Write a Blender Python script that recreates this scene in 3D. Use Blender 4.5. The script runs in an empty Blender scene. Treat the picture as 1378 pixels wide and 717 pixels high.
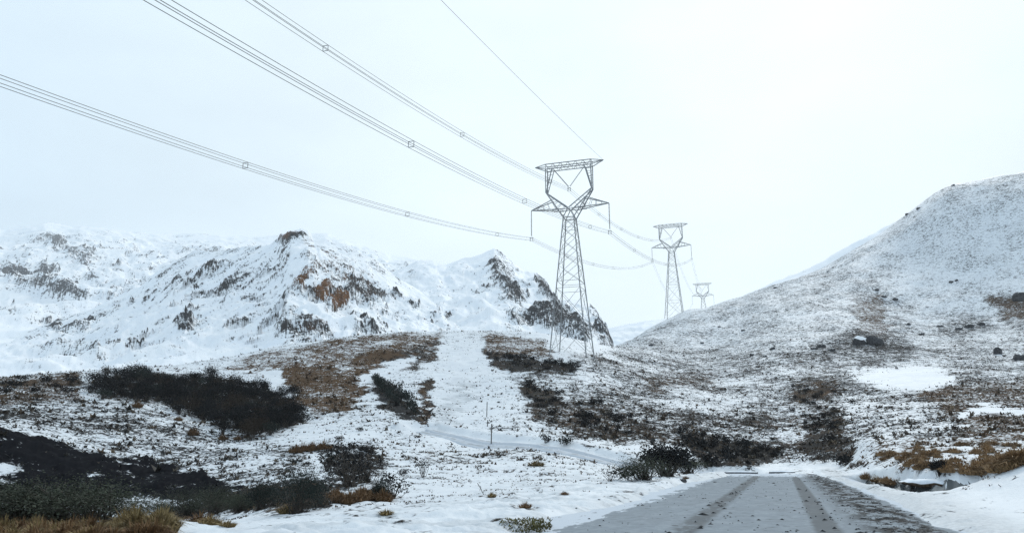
import bpy, bmesh, math, random
import numpy as np
from mathutils import Vector, Matrix
random.seed(7); rng = np.random.default_rng(7)
C = bpy.context.scene
COL = C.collection

# ------------------------------------------------------------------ camera
F = 1061.0; PITCH = math.atan((614-358.5)/F); EYE = 1.35
cam_d = bpy.data.cameras.new('camera'); cam = bpy.data.objects.new('camera', cam_d); COL.objects.link(cam)
cam_d.sensor_width = 36; cam_d.lens = 36*F/1378; cam_d.clip_start = .1; cam_d.clip_end = 20000
cam.location = (0, 0, EYE); cam.rotation_euler = (math.pi/2+PITCH, 0, 0)
C.camera = cam

# ------------------------------------------------------------------ world, sun, exposure
SUN_AZ, SUN_EL = math.radians(26), math.radians(38)
w = bpy.data.worlds.new('World'); C.world = w; w.use_nodes = True
nt = w.node_tree; nt.nodes.clear()
def N(t, kind, **kw):
    n = t.nodes.new(kind)
    for k, v in kw.items(): setattr(n, k, v)
    return n
out = N(nt, 'ShaderNodeOutputWorld'); bg = N(nt, 'ShaderNodeBackground')
sky = N(nt, 'ShaderNodeTexSky', sky_type='NISHITA', sun_disc=False, sun_elevation=SUN_EL, sun_rotation=SUN_AZ)
tc = N(nt, 'ShaderNodeTexCoord'); nz = N(nt, 'ShaderNodeTexNoise')
nz.inputs['Scale'].default_value = 2.4; nz.inputs['Detail'].default_value = 4
mp = N(nt, 'ShaderNodeMapping'); mp.inputs['Scale'].default_value = (1, 1, 2.2)
nt.links.new(tc.outputs['Generated'], mp.inputs['Vector']); nt.links.new(mp.outputs['Vector'], nz.inputs['Vector'])
dt = N(nt, 'ShaderNodeVectorMath', operation='DOT_PRODUCT')
nt.links.new(tc.outputs['Generated'], dt.inputs[0])
dt.inputs[1].default_value = (math.sin(SUN_AZ)*math.cos(SUN_EL), math.cos(SUN_AZ)*math.cos(SUN_EL), math.sin(SUN_EL))
mr = N(nt, 'ShaderNodeMapRange', interpolation_type='SMOOTHSTEP'); mr.inputs['From Min'].default_value = .35; mr.inputs['From Max'].default_value = 1.0
nt.links.new(dt.outputs['Value'], mr.inputs['Value'])
cl = N(nt, 'ShaderNodeMix', data_type='RGBA')           # overcast: cool grey-blue cloud, paler towards the veiled sun
cl.inputs['A'].default_value = (6.8, 8.55, 10.0, 1); cl.inputs['B'].default_value = (9.5, 10.7, 11.1, 1)
nt.links.new(mr.outputs['Result'], cl.inputs['Factor'])
mr2 = N(nt, 'ShaderNodeMapRange'); mr2.inputs['From Min'].default_value = .3; mr2.inputs['From Max'].default_value = .7
mr2.inputs['To Min'].default_value = .90; mr2.inputs['To Max'].default_value = 1.09
nt.links.new(nz.outputs['Fac'], mr2.inputs['Value'])
vm = N(nt, 'ShaderNodeVectorMath', operation='SCALE')
nt.links.new(cl.outputs['Result'], vm.inputs[0]); nt.links.new(mr2.outputs['Result'], vm.inputs['Scale'])
mx = N(nt, 'ShaderNodeMix', data_type='RGBA'); mx.inputs['Factor'].default_value = .88
nt.links.new(sky.outputs['Color'], mx.inputs['A']); nt.links.new(vm.outputs['Vector'], mx.inputs['B'])
nt.links.new(mx.outputs['Result'], bg.inputs['Color']); bg.inputs['Strength'].default_value = .1
nt.links.new(bg.outputs['Background'], out.inputs['Surface'])
sd = bpy.data.lights.new('sun', 'SUN'); sd.energy = 1.35; sd.angle = math.radians(18); sd.color = (1, .96, .9)
sun = bpy.data.objects.new('sun', sd); COL.objects.link(sun)
sun.rotation_euler = (math.pi/2-SUN_EL, 0, math.pi-SUN_AZ)
sun.location = (0, 0, 60)
C.view_settings.view_transform = 'Standard'; C.view_settings.look = 'None'
C.view_settings.exposure = 0.0; C.view_settings.gamma = 1
C.cycles.max_bounces = 6; C.cycles.diffuse_bounces = 3; C.cycles.glossy_bounces = 2; C.cycles.volume_bounces = 2
C.cycles.use_denoising = True; C.cycles.denoiser = 'OPENIMAGEDENOISE'; C.cycles.denoising_input_passes = 'RGB_ALBEDO_NORMAL'; C.cycles.denoising_prefilter = 'NONE'
HAZE = 0.00011

# ------------------------------------------------------------------ geometry of the view: pixel of the photo -> world
sP, cP = math.sin(PITCH), math.cos(PITCH)
def ray(px, py):
    px = np.asarray(px, float); py = np.asarray(py, float)
    cx = (px-689)/F; cy = (358.5-py)/F
    return np.stack([cx, cP-cy*sP, sP+cy*cP], -1)
def at(px, py, r):
    d = ray(px, py); h = np.hypot(d[..., 0], d[..., 1]); k = np.asarray(r)/h
    return np.stack([d[..., 0]*k, d[..., 1]*k, EYE+d[..., 2]*k], -1)
def project(x, y, z):
    dz = z-EYE
    dep = y*cP+dz*sP; up = -y*sP+dz*cP
    dep = np.where(dep > .1, dep, .1)
    return 689+F*x/dep, 358.5-F*up/dep

# ------------------------------------------------------------------ noise
_g = rng.uniform(0, 2*np.pi, (256, 256)); _gx, _gy = np.cos(_g), np.sin(_g)
def perlin(x, y):
    xi = np.floor(x).astype(int); yi = np.floor(y).astype(int); fx = x-xi; fy = y-yi
    u = fx*fx*fx*(fx*(fx*6-15)+10); v = fy*fy*fy*(fy*(fy*6-15)+10)
    def g(a, b): return _gx[(xi+a) & 255, (yi+b) & 255]*(fx-a)+_gy[(xi+a) & 255, (yi+b) & 255]*(fy-b)
    a = g(0, 0)*(1-u)+g(1, 0)*u; b = g(0, 1)*(1-u)+g(1, 1)*u
    return (a*(1-v)+b*v)*1.5
def fbm(x, y, o=4, gain=.5):
    s = 0; a = 1
    for i in range(o):
        s = s+a*perlin(x+17.3*i, y-9.1*i); x = x*2.03; y = y*2.03; a *= gain
    return s
def ridged(x, y, o=4, gain=.5):
    s = 0; a = 1
    for i in range(o):
        s = s+a*(1-2*np.abs(perlin(x+31.7*i, y+5.3*i))); x = x*2.07; y = y*2.07; a *= gain
    return s
def sstep(a, b, x):
    t = np.clip((x-a)/(b-a), 0, 1); return t*t*(3-2*t)

# ------------------------------------------------------------------ the lie of the land: survey points (pixel, distance) -> smooth height field
SURV = [(-40,717,21),(0,690,27),(0,665,60),(0,582,74),(0,540,110),(0,512,150),(100,665,58),(100,606,73),(100,550,105),(100,505,155),
 (200,700,24),(200,662,57),(200,622,71),(200,560,102),(200,498,160),(300,705,23),(300,652,52),(300,600,83),(300,555,115),(300,496,165),
 (420,692,24),(420,665,34),(420,640,48),(420,600,75),(420,560,105),(420,500,152),(420,462,190),(350,476,178),(480,454,198),(540,449,204),
 (530,670,30),(530,640,45),(530,600,72),(530,560,100),(530,500,150),(590,451,208),(640,670,29),(640,640,46),(640,600,75),(640,560,104),(640,520,138),(640,480,172),(640,449,208),
 (720,650,38),(720,620,58),(720,600,72),(720,560,105),(720,520,135),(720,480,170),(720,451,205),(772,478,172),(790,464,215),
 (850,650,40),(850,600,82),(850,560,115),(850,520,155),(850,480,215),(838,465,300),(950,640,62),(950,600,92),(950,560,125),(950,500,210),(950,460,290),(908,427,366),(947,417,392),
 (1050,622,90),(1050,600,102),(1050,560,132),(1050,500,200),(1050,450,280),(985,404,420),(1050,384,425),(1150,650,40),(1150,625,62),(1150,600,80),(1150,560,115),(1150,500,195),(1150,440,280),(1150,400,345),(1110,361,425),(1180,319,425),
 (1250,655,36),(1250,635,48),(1250,600,68),(1250,560,108),(1250,505,190),(1250,450,280),(1250,350,380),(1230,281,425),(1270,255,425),(1300,246,428),
 (1378,717,17),(1378,690,22),(1378,610,60),(1378,560,108),(1378,500,200),(1378,430,300),(1378,330,380),(1378,236,430),(1430,560,108),(1430,430,300),(1430,225,430)]
pts = [at(a, b, r) for a, b, r in SURV]
az_of = lambda p: math.atan2(p[0], p[1])
ctrl = [(az_of(p), math.hypot(p[0], p[1]), p[2]) for p in pts]
A1 = lambda px, py: az_of(at(px, py, 1))
for px, py, r, dz in ((0,512,300,-.05),(100,505,300,-.05),(200,498,300,-.05),(300,496,320,-.05),(420,462,330,-.06),(530,449,340,-.06),(640,449,340,-.06),(720,451,340,-.06),(790,464,380,-.05)):
    p = at(px, py, 1); ctrl.append((az_of(p), r, EYE+r*(p[2]-EYE+dz)))
    ctrl.append((az_of(p), 800, EYE+800*(p[2]-EYE+dz-.06)))
for px, py, r, dz in ((838,465,520,-.035),(908,427,540,-.03),(947,417,540,-.028),(947,417,690,-.030),(985,404,600,-.035),(1050,384,600,-.05),(1110,361,600,-.05),(1180,319,600,-.05),(1270,255,600,-.06),(1378,236,600,-.06),(1430,225,600,-.06),
                       (838,465,800,-.06),(908,427,800,-.05),(1050,384,800,-.08),(1180,319,800,-.1),(1378,236,800,-.12)):
    p = at(px, py, 1); ctrl.append((az_of(p), r, EYE+r*(p[2]-EYE+dz)))
for px, r, z in ((-60,40,-2.3),(0,40,-2.4),(100,40,-2.4),(200,40,-2.),(300,36,-1.3),(-60,52,-2.2),(60,52,-2.4),(-60,11,-.1)):
    ctrl.append((A1(px, 660), r, z))
for a in (-.6, -.3, 0., .3, .6):
    for r in (2, 6, 13): ctrl.append((a, r, 0.))
ctrl = np.array(ctrl)
def uv_of(az, r): return az*2.2, np.log(r+6.)
def tps(d2): return .5*d2*np.log(d2+1e-12)
_cu, _cv = uv_of(ctrl[:, 0], ctrl[:, 1]); _val = ctrl[:, 2]/(ctrl[:, 1]+15)
n_ = len(ctrl); K = tps((_cu[:, None]-_cu)**2+(_cv[:, None]-_cv)**2)+np.eye(n_)*2e-4
Pm = np.stack([np.ones(n_), _cu, _cv], 1)
_sol = np.linalg.solve(np.block([[K, Pm], [Pm.T, np.zeros((3, 3))]]), np.concatenate([_val, np.zeros(3)]))
def base_z(az, r):
    a = np.clip(az, -.66, .66); u, v = uv_of(a, r); o = np.zeros_like(u)
    for i in range(n_): o += _sol[i]*tps((u-_cu[i])**2+(v-_cv[i])**2)
    o += _sol[n_]+_sol[n_+1]*u+_sol[n_+2]*v
    z = o*(r+15)
    return z*(1-sstep(.75, 1.3, np.abs(az))*.9)

# road frame: s along the road, q to its right
RA = A1(1053, 614); RD = np.array([math.sin(RA), math.cos(RA)]); RR = np.array([math.cos(RA), -math.sin(RA)])
QL, QR = -4.6, 2.9
def road_frame(x, y): return x*RD[0]+y*RD[1], x*RR[0]+y*RR[1]
def road_z(s): return np.zeros_like(s)*1.
def poly_dist(x, y, P):
    """distance to a polyline and the running length of its nearest point"""
    best = np.full(np.shape(x), 1e9); run = np.zeros(np.shape(x)); L = 0
    for (ax, ay), (bx, by) in zip(P[:-1], P[1:]):
        dx, dy = bx-ax, by-ay; l = math.hypot(dx, dy)
        t = np.clip(((x-ax)*dx+(y-ay)*dy)/(l*l), 0, 1)
        d = np.hypot(x-ax-t*dx, y-ay-t*dy); m = d < best
        best = np.where(m, d, best); run = np.where(m, L+t*l, run); L += l
    return best, run
STREAM = [tuple(at(a, b, r)[:2]) for a, b, r in ((1150,640,60),(1195,650,52),(1232,662,47),(1265,666,45.5),(1310,664,46),(1400,662,50))]
SAZ = np.array([math.atan2(*p) for p in STREAM]); SRR = np.array([math.hypot(*p) for p in STREAM])
TRACK = [tuple(at(a, b, r)[:2]) for a, b, r in ((573,578,88),(612,586,84),(660,594,78),(720,601,72),(780,607,68),(850,614,65),(905,623,67),(960,634,70))]

TAZ = np.array([math.atan2(*p) for p in TRACK]); TRR = np.array([math.hypot(*p) for p in TRACK])

# ------------------------------------------------------------------ what grows where (vegetation cover, brownness) on the ground
def seg_sdf(px, py, P):
    d = np.full(px.shape, 1e9); ins = np.zeros(px.shape, bool)
    for (ax, ay), (bx, by) in zip(P, P[1:]+P[:1]):
        ex, ey = bx-ax, by-ay; wx, wy = px-ax, py-ay
        t = np.clip((wx*ex+wy*ey)/(ex*ex+ey*ey+1e-9), 0, 1)
        d = np.minimum(d, np.hypot(wx-ex*t, wy-ey*t))
        c = ((ay > py) != (by > py)) & (px < ex*(py-ay)/(ey+1e-9)+ax); ins ^= c
    return np.where(ins, -d, d)
# (outline, vegetation, brown, edge softness, nearest, farthest)
COVER = [
 ([(-150,480),(700,430),(860,610),(640,668),(430,720),(-150,720)], .30,.2,10,14,230),
 ([(820,465),(908,424),(985,400),(1180,314),(1270,248),(1480,200),(1480,480),(1000,500),(860,500)], .44,.25,10,180,460),
 ([(1140,330),(1378,250),(1480,250),(1480,400),(1250,410)], .36,.3,30,250,460),
 ([(700,490),(850,472),(1480,465),(1480,650),(1100,625),(980,618),(880,605),(720,562)], .50,.3,10,58,300),
 ([(760,485),(850,475),(1010,520),(1000,560),(860,560),(780,520)], .47,.3,20,80,300),
 ([(585,452),(655,448),(690,500),(715,560),(870,600),(700,650),(470,680),(430,600),(560,580),(578,510)], .30,.2,10,28,230),
 ([(585,452),(650,448),(690,520),(700,560),(600,575),(575,540)], .24,.2,8,80,230),
 ([(-50,520),(60,528),(240,560),(420,602),(380,640),(230,640),(100,600),(-50,585)], .50,.1,8,60,160),
 ([(240,590),(420,602),(430,680),(250,655)], .50,.1,8,40,120),
 ([(430,590),(850,604),(840,650),(640,672),(500,672),(440,650)], .30,.3,10,28,120),
 ([(-60,510),(110,500),(110,535),(20,545),(-60,545)], .66,.55,6,100,180),
 ([(298,496),(350,474),(420,461),(470,454),(540,447),(597,449),(588,470),(560,480),(520,500),(450,545),(380,545),(350,505)], .56,.9,5,110,230),
 ([(375,492),(440,496),(500,520),(470,555),(430,560),(395,545)], .68,.9,6,100,230),
 ([(480,480),(545,458),(545,470),(500,500),(470,510)], .72,.8,5,120,230),
 ([(515,490),(555,460),(592,458),(588,480),(560,498),(520,500)], .66,.45,5,120,230),
 ([(355,500),(378,495),(392,530),(372,540),(340,525)], .12,.1,4,100,230),
 ([(495,500),(555,478),(565,482),(510,512),(480,520)], .15,.1,4,100,230),
 ([(503,508),(528,516),(566,560),(555,565),(510,548)], .85,.05,5,80,200),
 ([(568,510),(582,510),(574,580),(563,578)], .72,.5,4,80,200),
 ([(655,449),(735,458),(745,480),(690,484),(650,478)], .56,.8,5,140,240),
 ([(648,472),(700,480),(775,496),(768,504),(690,502),(660,490)], .78,.25,4,130,240),
 ([(695,515),(750,522),(840,556),(900,590),(830,600),(770,585),(720,565)], .66,.4,8,80,180),
 ([(700,520),(745,525),(760,545),(720,548)], .85,.3,5,80,180),
 ([(860,505),(960,500),(960,520),(870,525)], .62,.5,8,120,260),
 ([(920,560),(1040,560),(1060,600),(1000,618),(930,612)], .60,.3,8,75,160),
 ([(1058,522),(1085,514),(1125,513),(1128,528),(1100,548),(1072,545)], .70,.5,13,80,230),
 ([(1095,556),(1112,546),(1142,548),(1138,572),(1118,598),(1085,590)], .70,.35,13,80,200),
 ([(1060,560),(1080,556),(1090,600),(1068,600)], .5,.5,7,80,200),
 ([(1085,580),(1150,590),(1150,625),(1085,618)], .74,.3,5,60,120),
 ([(1120,530),(1180,518),(1230,530),(1250,565),(1180,585),(1140,560)], .42,.3,8,80,200),
 ([(1215,520),(1300,515),(1330,540),(1280,560)], .66,.7,6,80,230),
 ([(1285,520),(1400,510),(1440,590),(1300,590)], .6,.6,8,70,230),
 ([(1148,508),(1175,499),(1215,492),(1265,497),(1282,512),(1260,523),(1215,524),(1180,516)], .05,.2,10,120,260),
 ([(1290,560),(1320,545),(1420,552),(1420,560),(1330,556)], -.1,.1,4,70,230),
 ([(1145,400),(1185,398),(1200,455),(1160,465)], .55,.75,8,220,400),
 ([(1090,462),(1150,445),(1215,450),(1240,475),(1110,485)], .62,.2,8,200,330),
 ([(1255,440),(1320,425),(1345,440),(1290,460)], .58,.2,8,220,330),
 ([(1325,400),(1400,392),(1440,430),(1350,430)], .68,.6,6,220,360),
 ([(1130,605),(1200,592),(1480,580),(1480,645),(1310,645),(1200,635)], .34,.9,8,38,80),
 ([(915,588),(985,598),(1045,612),(1040,624),(945,630)], .72,.25,5,62,110),
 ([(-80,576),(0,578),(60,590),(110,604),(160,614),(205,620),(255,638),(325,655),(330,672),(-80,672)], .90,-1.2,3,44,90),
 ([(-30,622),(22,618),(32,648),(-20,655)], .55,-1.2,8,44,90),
 ([(110,518),(150,506),(200,500),(300,508),(360,520),(398,545),(408,570),(385,582),(335,586),(300,576),(262,560),(215,545),(150,536)], .62,.2,7,80,200),
 ([(-200,668),(440,650),(440,682),(380,686),(300,690),(235,699),(170,719),(-200,760)], .82,.3,5,18,48),
 ([(430,600),(500,596),(530,625),(490,660),(440,665)], .62,.1,8,34,80),
 ([(830,630),(930,612),(945,634),(850,648)], .8,.2,4,34,80),
]
def cover(x, y, z):
    r = np.hypot(x, y); px, py = project(x, y, z)
    wn = fbm(x*.16, y*.16, 3)*9; wm = fbm(x*.16+40, y*.16+11, 3)*6
    pxw = px+wn; pyw = py+wm
    veg = np.full(x.shape, .2); br = np.full(x.shape, .3)
    for P, v, b, soft, r0, r1 in COVER:
        xs = [p[0] for p in P]; ys = [p[1] for p in P]
        m = (px > min(xs)-45) & (px < max(xs)+45) & (py > min(ys)-45) & (py < max(ys)+45) & (r > r0) & (r < r1) & (y > 1)
        if not m.any(): continue
        wgt = 1-sstep(-soft, soft, seg_sdf(pxw[m], pyw[m], list(P)))
        veg[m] = veg[m]*(1-wgt)+v*wgt; br[m] = br[m]*(1-wgt)+b*wgt
    veg = np.where(br < -.6, veg+.34*fbm(x*.25, y*.25, 4)+.18*fbm(x*.8, y*.7, 3), veg+(.15*fbm(x*.07, y*.07, 5)+.10*fbm(x*.4, y*.4, 2))*(1-.45*sstep(170, 260, r))*sstep(-.1, .35, veg)*(1-.5*sstep(.7, 1., veg)))
    td, _ = poly_dist(x, y, TRACK); veg = np.where(y > 30, veg*(.12+.88*sstep(1.6, 2.6, td)), veg)
    s, q = road_frame(x, y)
    nearroad = (1-sstep(60, 69, s))*sstep(-7.5-s*.12, -6.2-s*.12, q)*(1-sstep(4.6, 6.5, q))
    veg = veg*(1-nearroad)+(.20+.22*fbm(x*.5, y*.5, 3))*nearroad
    return veg, br
SKYL = [(815,468),(838,464),(870,446),(908,427),(930,420),(947,417),(985,404),(1010,396),(1050,384),(1080,373),(1110,361),(1145,340),(1180,319),(1230,281),(1255,263),(1272,254),(1300,247),(1340,239),(1378,234),(1430,226)]
def _trim():
    a = np.array([A1(*p) for p in SKYL]); t = np.array([at(p[0], p[1], 1)[2]-EYE for p in SKYL]); rr = np.geomspace(230, 560, 90)
    A, Rr = np.meshgrid(a, rr, indexing='ij'); m = ((base_z(A, Rr)-EYE)/Rr).max(1); return a, t-m
TRIM_A, TRIM_D = _trim()
def ground(x, y, fine=True):
    r = np.hypot(x, y)+1e-6; az = np.arctan2(x, y)
    z = base_z(az, r)
    z = z+r*np.interp(az, TRIM_A, TRIM_D, left=0)*sstep(150, 380, r)*sstep(TRIM_A[0]-.03, TRIM_A[0], az)
    s, q = road_frame(x, y)
    hill = sstep(30, 160, r)
    z = z+fbm(x*.02, y*.02, 3)*.9*hill*sstep(60, 200, r)+fbm(x*.09, y*.09, 3)*.28*sstep(18, 80, r)+ridged(x*.03+5, y*.03, 4)*.7*sstep(200, 330, r)
    # road bench
    inb = sstep(QL-7, QL-1.5, q)*(1-sstep(QR+1.2, QR+5, q))*(1-sstep(78, 92, s))
    z = z*(1-inb)+road_z(s)*inb
    edge = .5*perlin(s*.13, q*.05+3.)+.14*fbm(s*.6, q*.5, 3)+.8*sstep(38, 70, s)*np.where(q < 0, 1., -1.)
    ln = sstep(QL+.25+edge, QL-.5+edge, q)+sstep(QR-.25+edge*.6, QR+.7+edge, q)
    core = (1-np.clip(ln, 0, 1))*(1-sstep(67, 71, s+1.2*fbm(q*.5, s*.02, 2)))
    z = z*(1-core)+(road_z(s)-.08)*core
    end_ = sstep(68, 74, s)*(1-sstep(84, 95, s))*sstep(QL-3, QL, q)*(1-sstep(QR, QR+3, q))
    z = z+end_*(.12+.22*ridged(x*.35, y*.35, 3)*.5)
    verge = np.clip(ln, 0, 1)*(1-sstep(1.5, 9, np.maximum(QL-q, q-QR)))*(1-sstep(70, 84, s))
    z = z+verge*(.10+np.where(q > 0, .35, 1.)*(.10*fbm(x*.3, y*.5, 3)+.055*ridged(x*.8, y*1.1, 3)+.03*fbm(x*2.2, y*3, 3)))
    d, _ = poly_dist(x, y, STREAM)
    d = d+.25*fbm(x*.6, y*.6, 2); far = r > np.interp(az, SAZ, SRR)
    cut = np.where(far, -.62+1.7*np.clip(d-.6, 0, None), -.62+.055*np.clip(d-1.1, 0, None))
    z = np.where((d < np.where(far, 3, 15)) & (q > 3.4) & (y > 15), np.minimum(z, cut+(1-sstep(3.4, 4.6, q))*.6), z)
    # snow drift right of the road, and the stream cut behind it
    dx, dy = x-DRIFT[0], y-DRIFT[1]; ds, dq = dx*RD[0]+dy*RD[1], dx*RR[0]+dy*RR[1]
    z = z+1.05*np.exp(-(ds/3.2)**2-(np.clip(dq, None, 0)/2.3)**2)
    d, _ = poly_dist(x, y, TRACK); ux = (y > 30) & (y < 110)
    z = z+np.where(ux, np.where(r > np.interp(az, TAZ, TRR), .55*np.exp(-((d-3.)/.9)**2), -.22*(1-sstep(2., 5., d)))-.12*(1-sstep(1.6, 2.3, d)), 0)
    return z
_d = at(1435, 668, 28); DRIFT = (_d[0], _d[1])
def relief(x, y, z, veg):
    v = np.clip(veg-.15, 0, 1); r = np.hypot(x, y)
    k = 1-sstep(250, 420, r)*.4
    return z+k*v*(.30*fbm(x*.8, y*.8, 2)+.20*np.abs(fbm(x*2.1, y*2.1, 2)))*sstep(20, 45, r)+(.012*fbm(x*3, y*3, 2)+.05*fbm(x*.9, y*1.3, 4)*np.where((x*RR[0]+y*RR[1] > QR) & (r < 50), .35, 1.))*sstep(8, 14, r)*(np.hypot(x, y) < 500)

# ------------------------------------------------------------------ materials
def mat(name):
    m = bpy.data.materials.new(name); m.use_nodes = True; t = m.node_tree
    return m, t, t.nodes['Principled BSDF']
def noise(t, vec, scale, detail=4, rough=.55, dist=0):
    n = N(t, 'ShaderNodeTexNoise'); n.inputs['Scale'].default_value = scale; n.inputs['Detail'].default_value = detail
    n.inputs['Roughness'].default_value = rough; n.inputs['Distortion'].default_value = dist
    t.links.new(vec, n.inputs['Vector']); return n.outputs['Fac']
def math_(t, op, a, b=None, clamp=False):
    n = N(t, 'ShaderNodeMath', operation=op); n.use_clamp = clamp
    for i, v in enumerate((a, b)):
        if v is None: continue
        if isinstance(v, (int, float)): n.inputs[i].default_value = v
        else: t.links.new(v, n.inputs[i])
    return n.outputs[0]
def rng_(t, v, a, b, c=0., d=1., smooth=True):
    n = N(t, 'ShaderNodeMapRange'); n.interpolation_type = 'SMOOTHSTEP' if smooth else 'LINEAR'
    for k, q in (('From Min', a), ('From Max', b), ('To Min', c), ('To Max', d)):
        if isinstance(q, (int, float)): n.inputs[k].default_value = q
        else: t.links.new(q, n.inputs[k])
    t.links.new(v, n.inputs['Value']); return n.outputs['Result']
def mix(t, f, a, b):
    n = N(t, 'ShaderNodeMix', data_type='RGBA')
    for k, v in (('Factor', f), ('A', a), ('B', b)):
        if isinstance(v, tuple): n.inputs[k].default_value = v+(1,) if len(v) == 3 else v
        elif isinstance(v, (int, float)): n.inputs[k].default_value = v
        else: t.links.new(v, n.inputs[k])
    return n.outputs['Result']
def bump(t, h, bs, strength=.5, dist=.1):
    n = N(t, 'ShaderNodeBump'); n.inputs['Strength'].default_value = strength; n.inputs['Distance'].default_value = dist
    t.links.new(h, n.inputs['Height']); t.links.new(n.outputs['Normal'], bs.inputs['Normal'])
SNOW = (.92, .93, .945)
def snowy(name, scales, weights, dark, brown, s1=SNOW, s2=(.86, .89, .93), band=.035, bumpd=.12, terr=(.35, .35, 2.6), flow=None):
    """snow lying over ground cover: the cover shows wherever the noise beats the vegetation attribute"""
    m, t, bs = mat(name)
    pos = N(t, 'ShaderNodeNewGeometry').outputs['Position']
    at_ = N(t, 'ShaderNodeAttribute', attribute_name='cover'); sep = N(t, 'ShaderNodeSeparateColor')
    t.links.new(at_.outputs['Color'], sep.inputs[0]); veg, brn, scr = sep.outputs
    mp = N(t, 'ShaderNodeMapping'); mp.inputs['Scale'].default_value = terr        # little terraces along the contours
    if flow:
        fa = N(t, 'ShaderNodeAttribute', attribute_name='flow'); t.links.new(fa.outputs['Vector'], mp.inputs['Vector']); mp.inputs['Scale'].default_value = flow
    else: t.links.new(pos, mp.inputs['Vector'])
    v = None
    for i, (sc, wt) in enumerate(zip(scales, weights)):
        src = mp.outputs['Vector'] if i == 3 else pos
        x = math_(t, 'MULTIPLY', noise(t, src, sc, 5, .65, .25 if i else 0), wt)
        v = x if v is None else math_(t, 'ADD', v, x)
    thr = rng_(t, veg, 0., 1., .66, .34, False)
    msk = rng_(t, math_(t, 'SUBTRACT', v, thr), -band, band)
    n2 = noise(t, pos, scales[0]*.45, 3, .6); n3 = noise(t, pos, scales[1]*2.2, 4, .65)
    bf = math_(t, 'ADD', brn, math_(t, 'MULTIPLY', math_(t, 'SUBTRACT', n2, .5), 1.3), True)
    vegc = mix(t, rng_(t, bf, .25, .75), dark, brown)
    vegc = mix(t, rng_(t, n3, .4, .75, 0., .6), vegc, mix(t, bf, (.085, .085, .085), (.21, .15, .09)))
    n4 = noise(t, pos, scales[1]*1.7, 4, .7)
    hv = N(t, 'ShaderNodeHueSaturation'); t.links.new(vegc, hv.inputs['Color']); t.links.new(rng_(t, n4, .3, .7, .45, 1.6, False), hv.inputs['Value']); vegc = hv.outputs['Color']
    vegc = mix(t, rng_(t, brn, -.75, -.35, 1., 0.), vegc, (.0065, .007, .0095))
    snow = mix(t, rng_(t, n2, .3, .7), s1, s2)
    snow = mix(t, math_(t, 'MULTIPLY', scr, rng_(t, n3, .3, .65, .45, 1.)), snow, (.40, .43, .455))
    c = mix(t, msk, snow, vegc); t.links.new(c, bs.inputs['Base Color'])
    t.links.new(rng_(t, msk, 0, 1, .62, .95), bs.inputs['Roughness']); t.links.new(rng_(t, msk, 0, 1, .2, .03), bs.inputs['Specular IOR Level'])
    h = math_(t, 'ADD', math_(t, 'MULTIPLY', msk, .6), math_(t, 'MULTIPLY', n3, .5))
    bump(t, h, bs, .5, bumpd)
    return m
M_GROUND = snowy('snowy_ground', (1.0, 3.4, .16, .8), (.33, .43, .09, .15), (.024, .023, .023), (.074, .043, .025), (.75, .775, .80), (.67, .70, .735), terr=(.5, .5, 2.))
M_MOUNT = snowy('snowy_mountain', (.06, .24, .014, 1.), (.28, .27, .12, .33), (.04, .042, .048), (.12, .07, .04), bumpd=2.5, flow=(760, 120, 1))
M_KNOLL = snowy('snowy_knoll', (.16, .7, .04, 1.), (.28, .27, .12, .33), (.04, .04, .042), (.14, .066, .034), bumpd=1., flow=(600, 90, 1))
def plain(name, col, rough=.8, var=.25, scale=3., metal=0., spec=.3, bmp=0.):
    m, t, bs = mat(name); pos = N(t, 'ShaderNodeTexCoord').outputs['Object']
    n = noise(t, pos, scale, 4, .6)
    c = mix(t, rng_(t, n, .3, .7), tuple(k*(1-var) for k in col), tuple(min(1, k*(1+var)) for k in col))
    oi = N(t, 'ShaderNodeObjectInfo').outputs['Random']
    hsv = N(t, 'ShaderNodeHueSaturation'); t.links.new(c, hsv.inputs['Color'])
    t.links.new(rng_(t, oi, 0, 1, .8, 1.2, False), hsv.inputs['Value'])
    t.links.new(hsv.outputs['Color'], bs.inputs['Base Color'])
    bs.inputs['Roughness'].default_value = rough; bs.inputs['Metallic'].default_value = metal; bs.inputs['Specular IOR Level'].default_value = spec
    if bmp: bump(t, n, bs, .7, bmp)
    return m
M_STEEL = plain('galvanised_steel', (.26, .265, .27), .6, .2, 1., .3)
M_WIRE = plain('weathered_wire', (.10, .105, .11), .6, .1, 1.)
M_INS = plain('insulator_glaze', (.09, .09, .10), .35, .2, 4.)
M_LEAF_DARK = plain('dark_foliage', (.016, .017, .018), .8, .4, 2., spec=.05)
M_LEAF_OLIVE = plain('olive_foliage', (.058, .064, .046), .7, .4, 3., spec=.08)
M_LEAF_GREEN = plain('grey_green_foliage', (.024, .032, .028), .7, .4, 3., spec=.08)
M_LEAF_BROWN = plain('brown_foliage', (.034, .026, .020), .8, .4, 2., spec=.05)
M_STEM = plain('bark', (.06, .05, .042), .9, .3, 6.)
M_GRASS = plain('dry_grass', (.165, .095, .045), .85, .35, 5.)
M_GRASS_Y = plain('straw_grass', (.21, .15, .065), .85, .35, 5.)
M_RUSSET = plain('russet_grass', (.27, .17, .085), .85, .35, 5.)
M_HEATH = plain('heath', (.055, .042, .032), .9, .6, .9)
M_MOSS = plain('moss', (.10, .092, .03), .95, .4, 9.)
M_WOOD = plain('weathered_wood', (.10, .095, .09), .9, .3, 8.)
M_CONC = plain('wet_stone', (.14, .145, .15), .8, .3, 4., bmp=.03)
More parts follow.
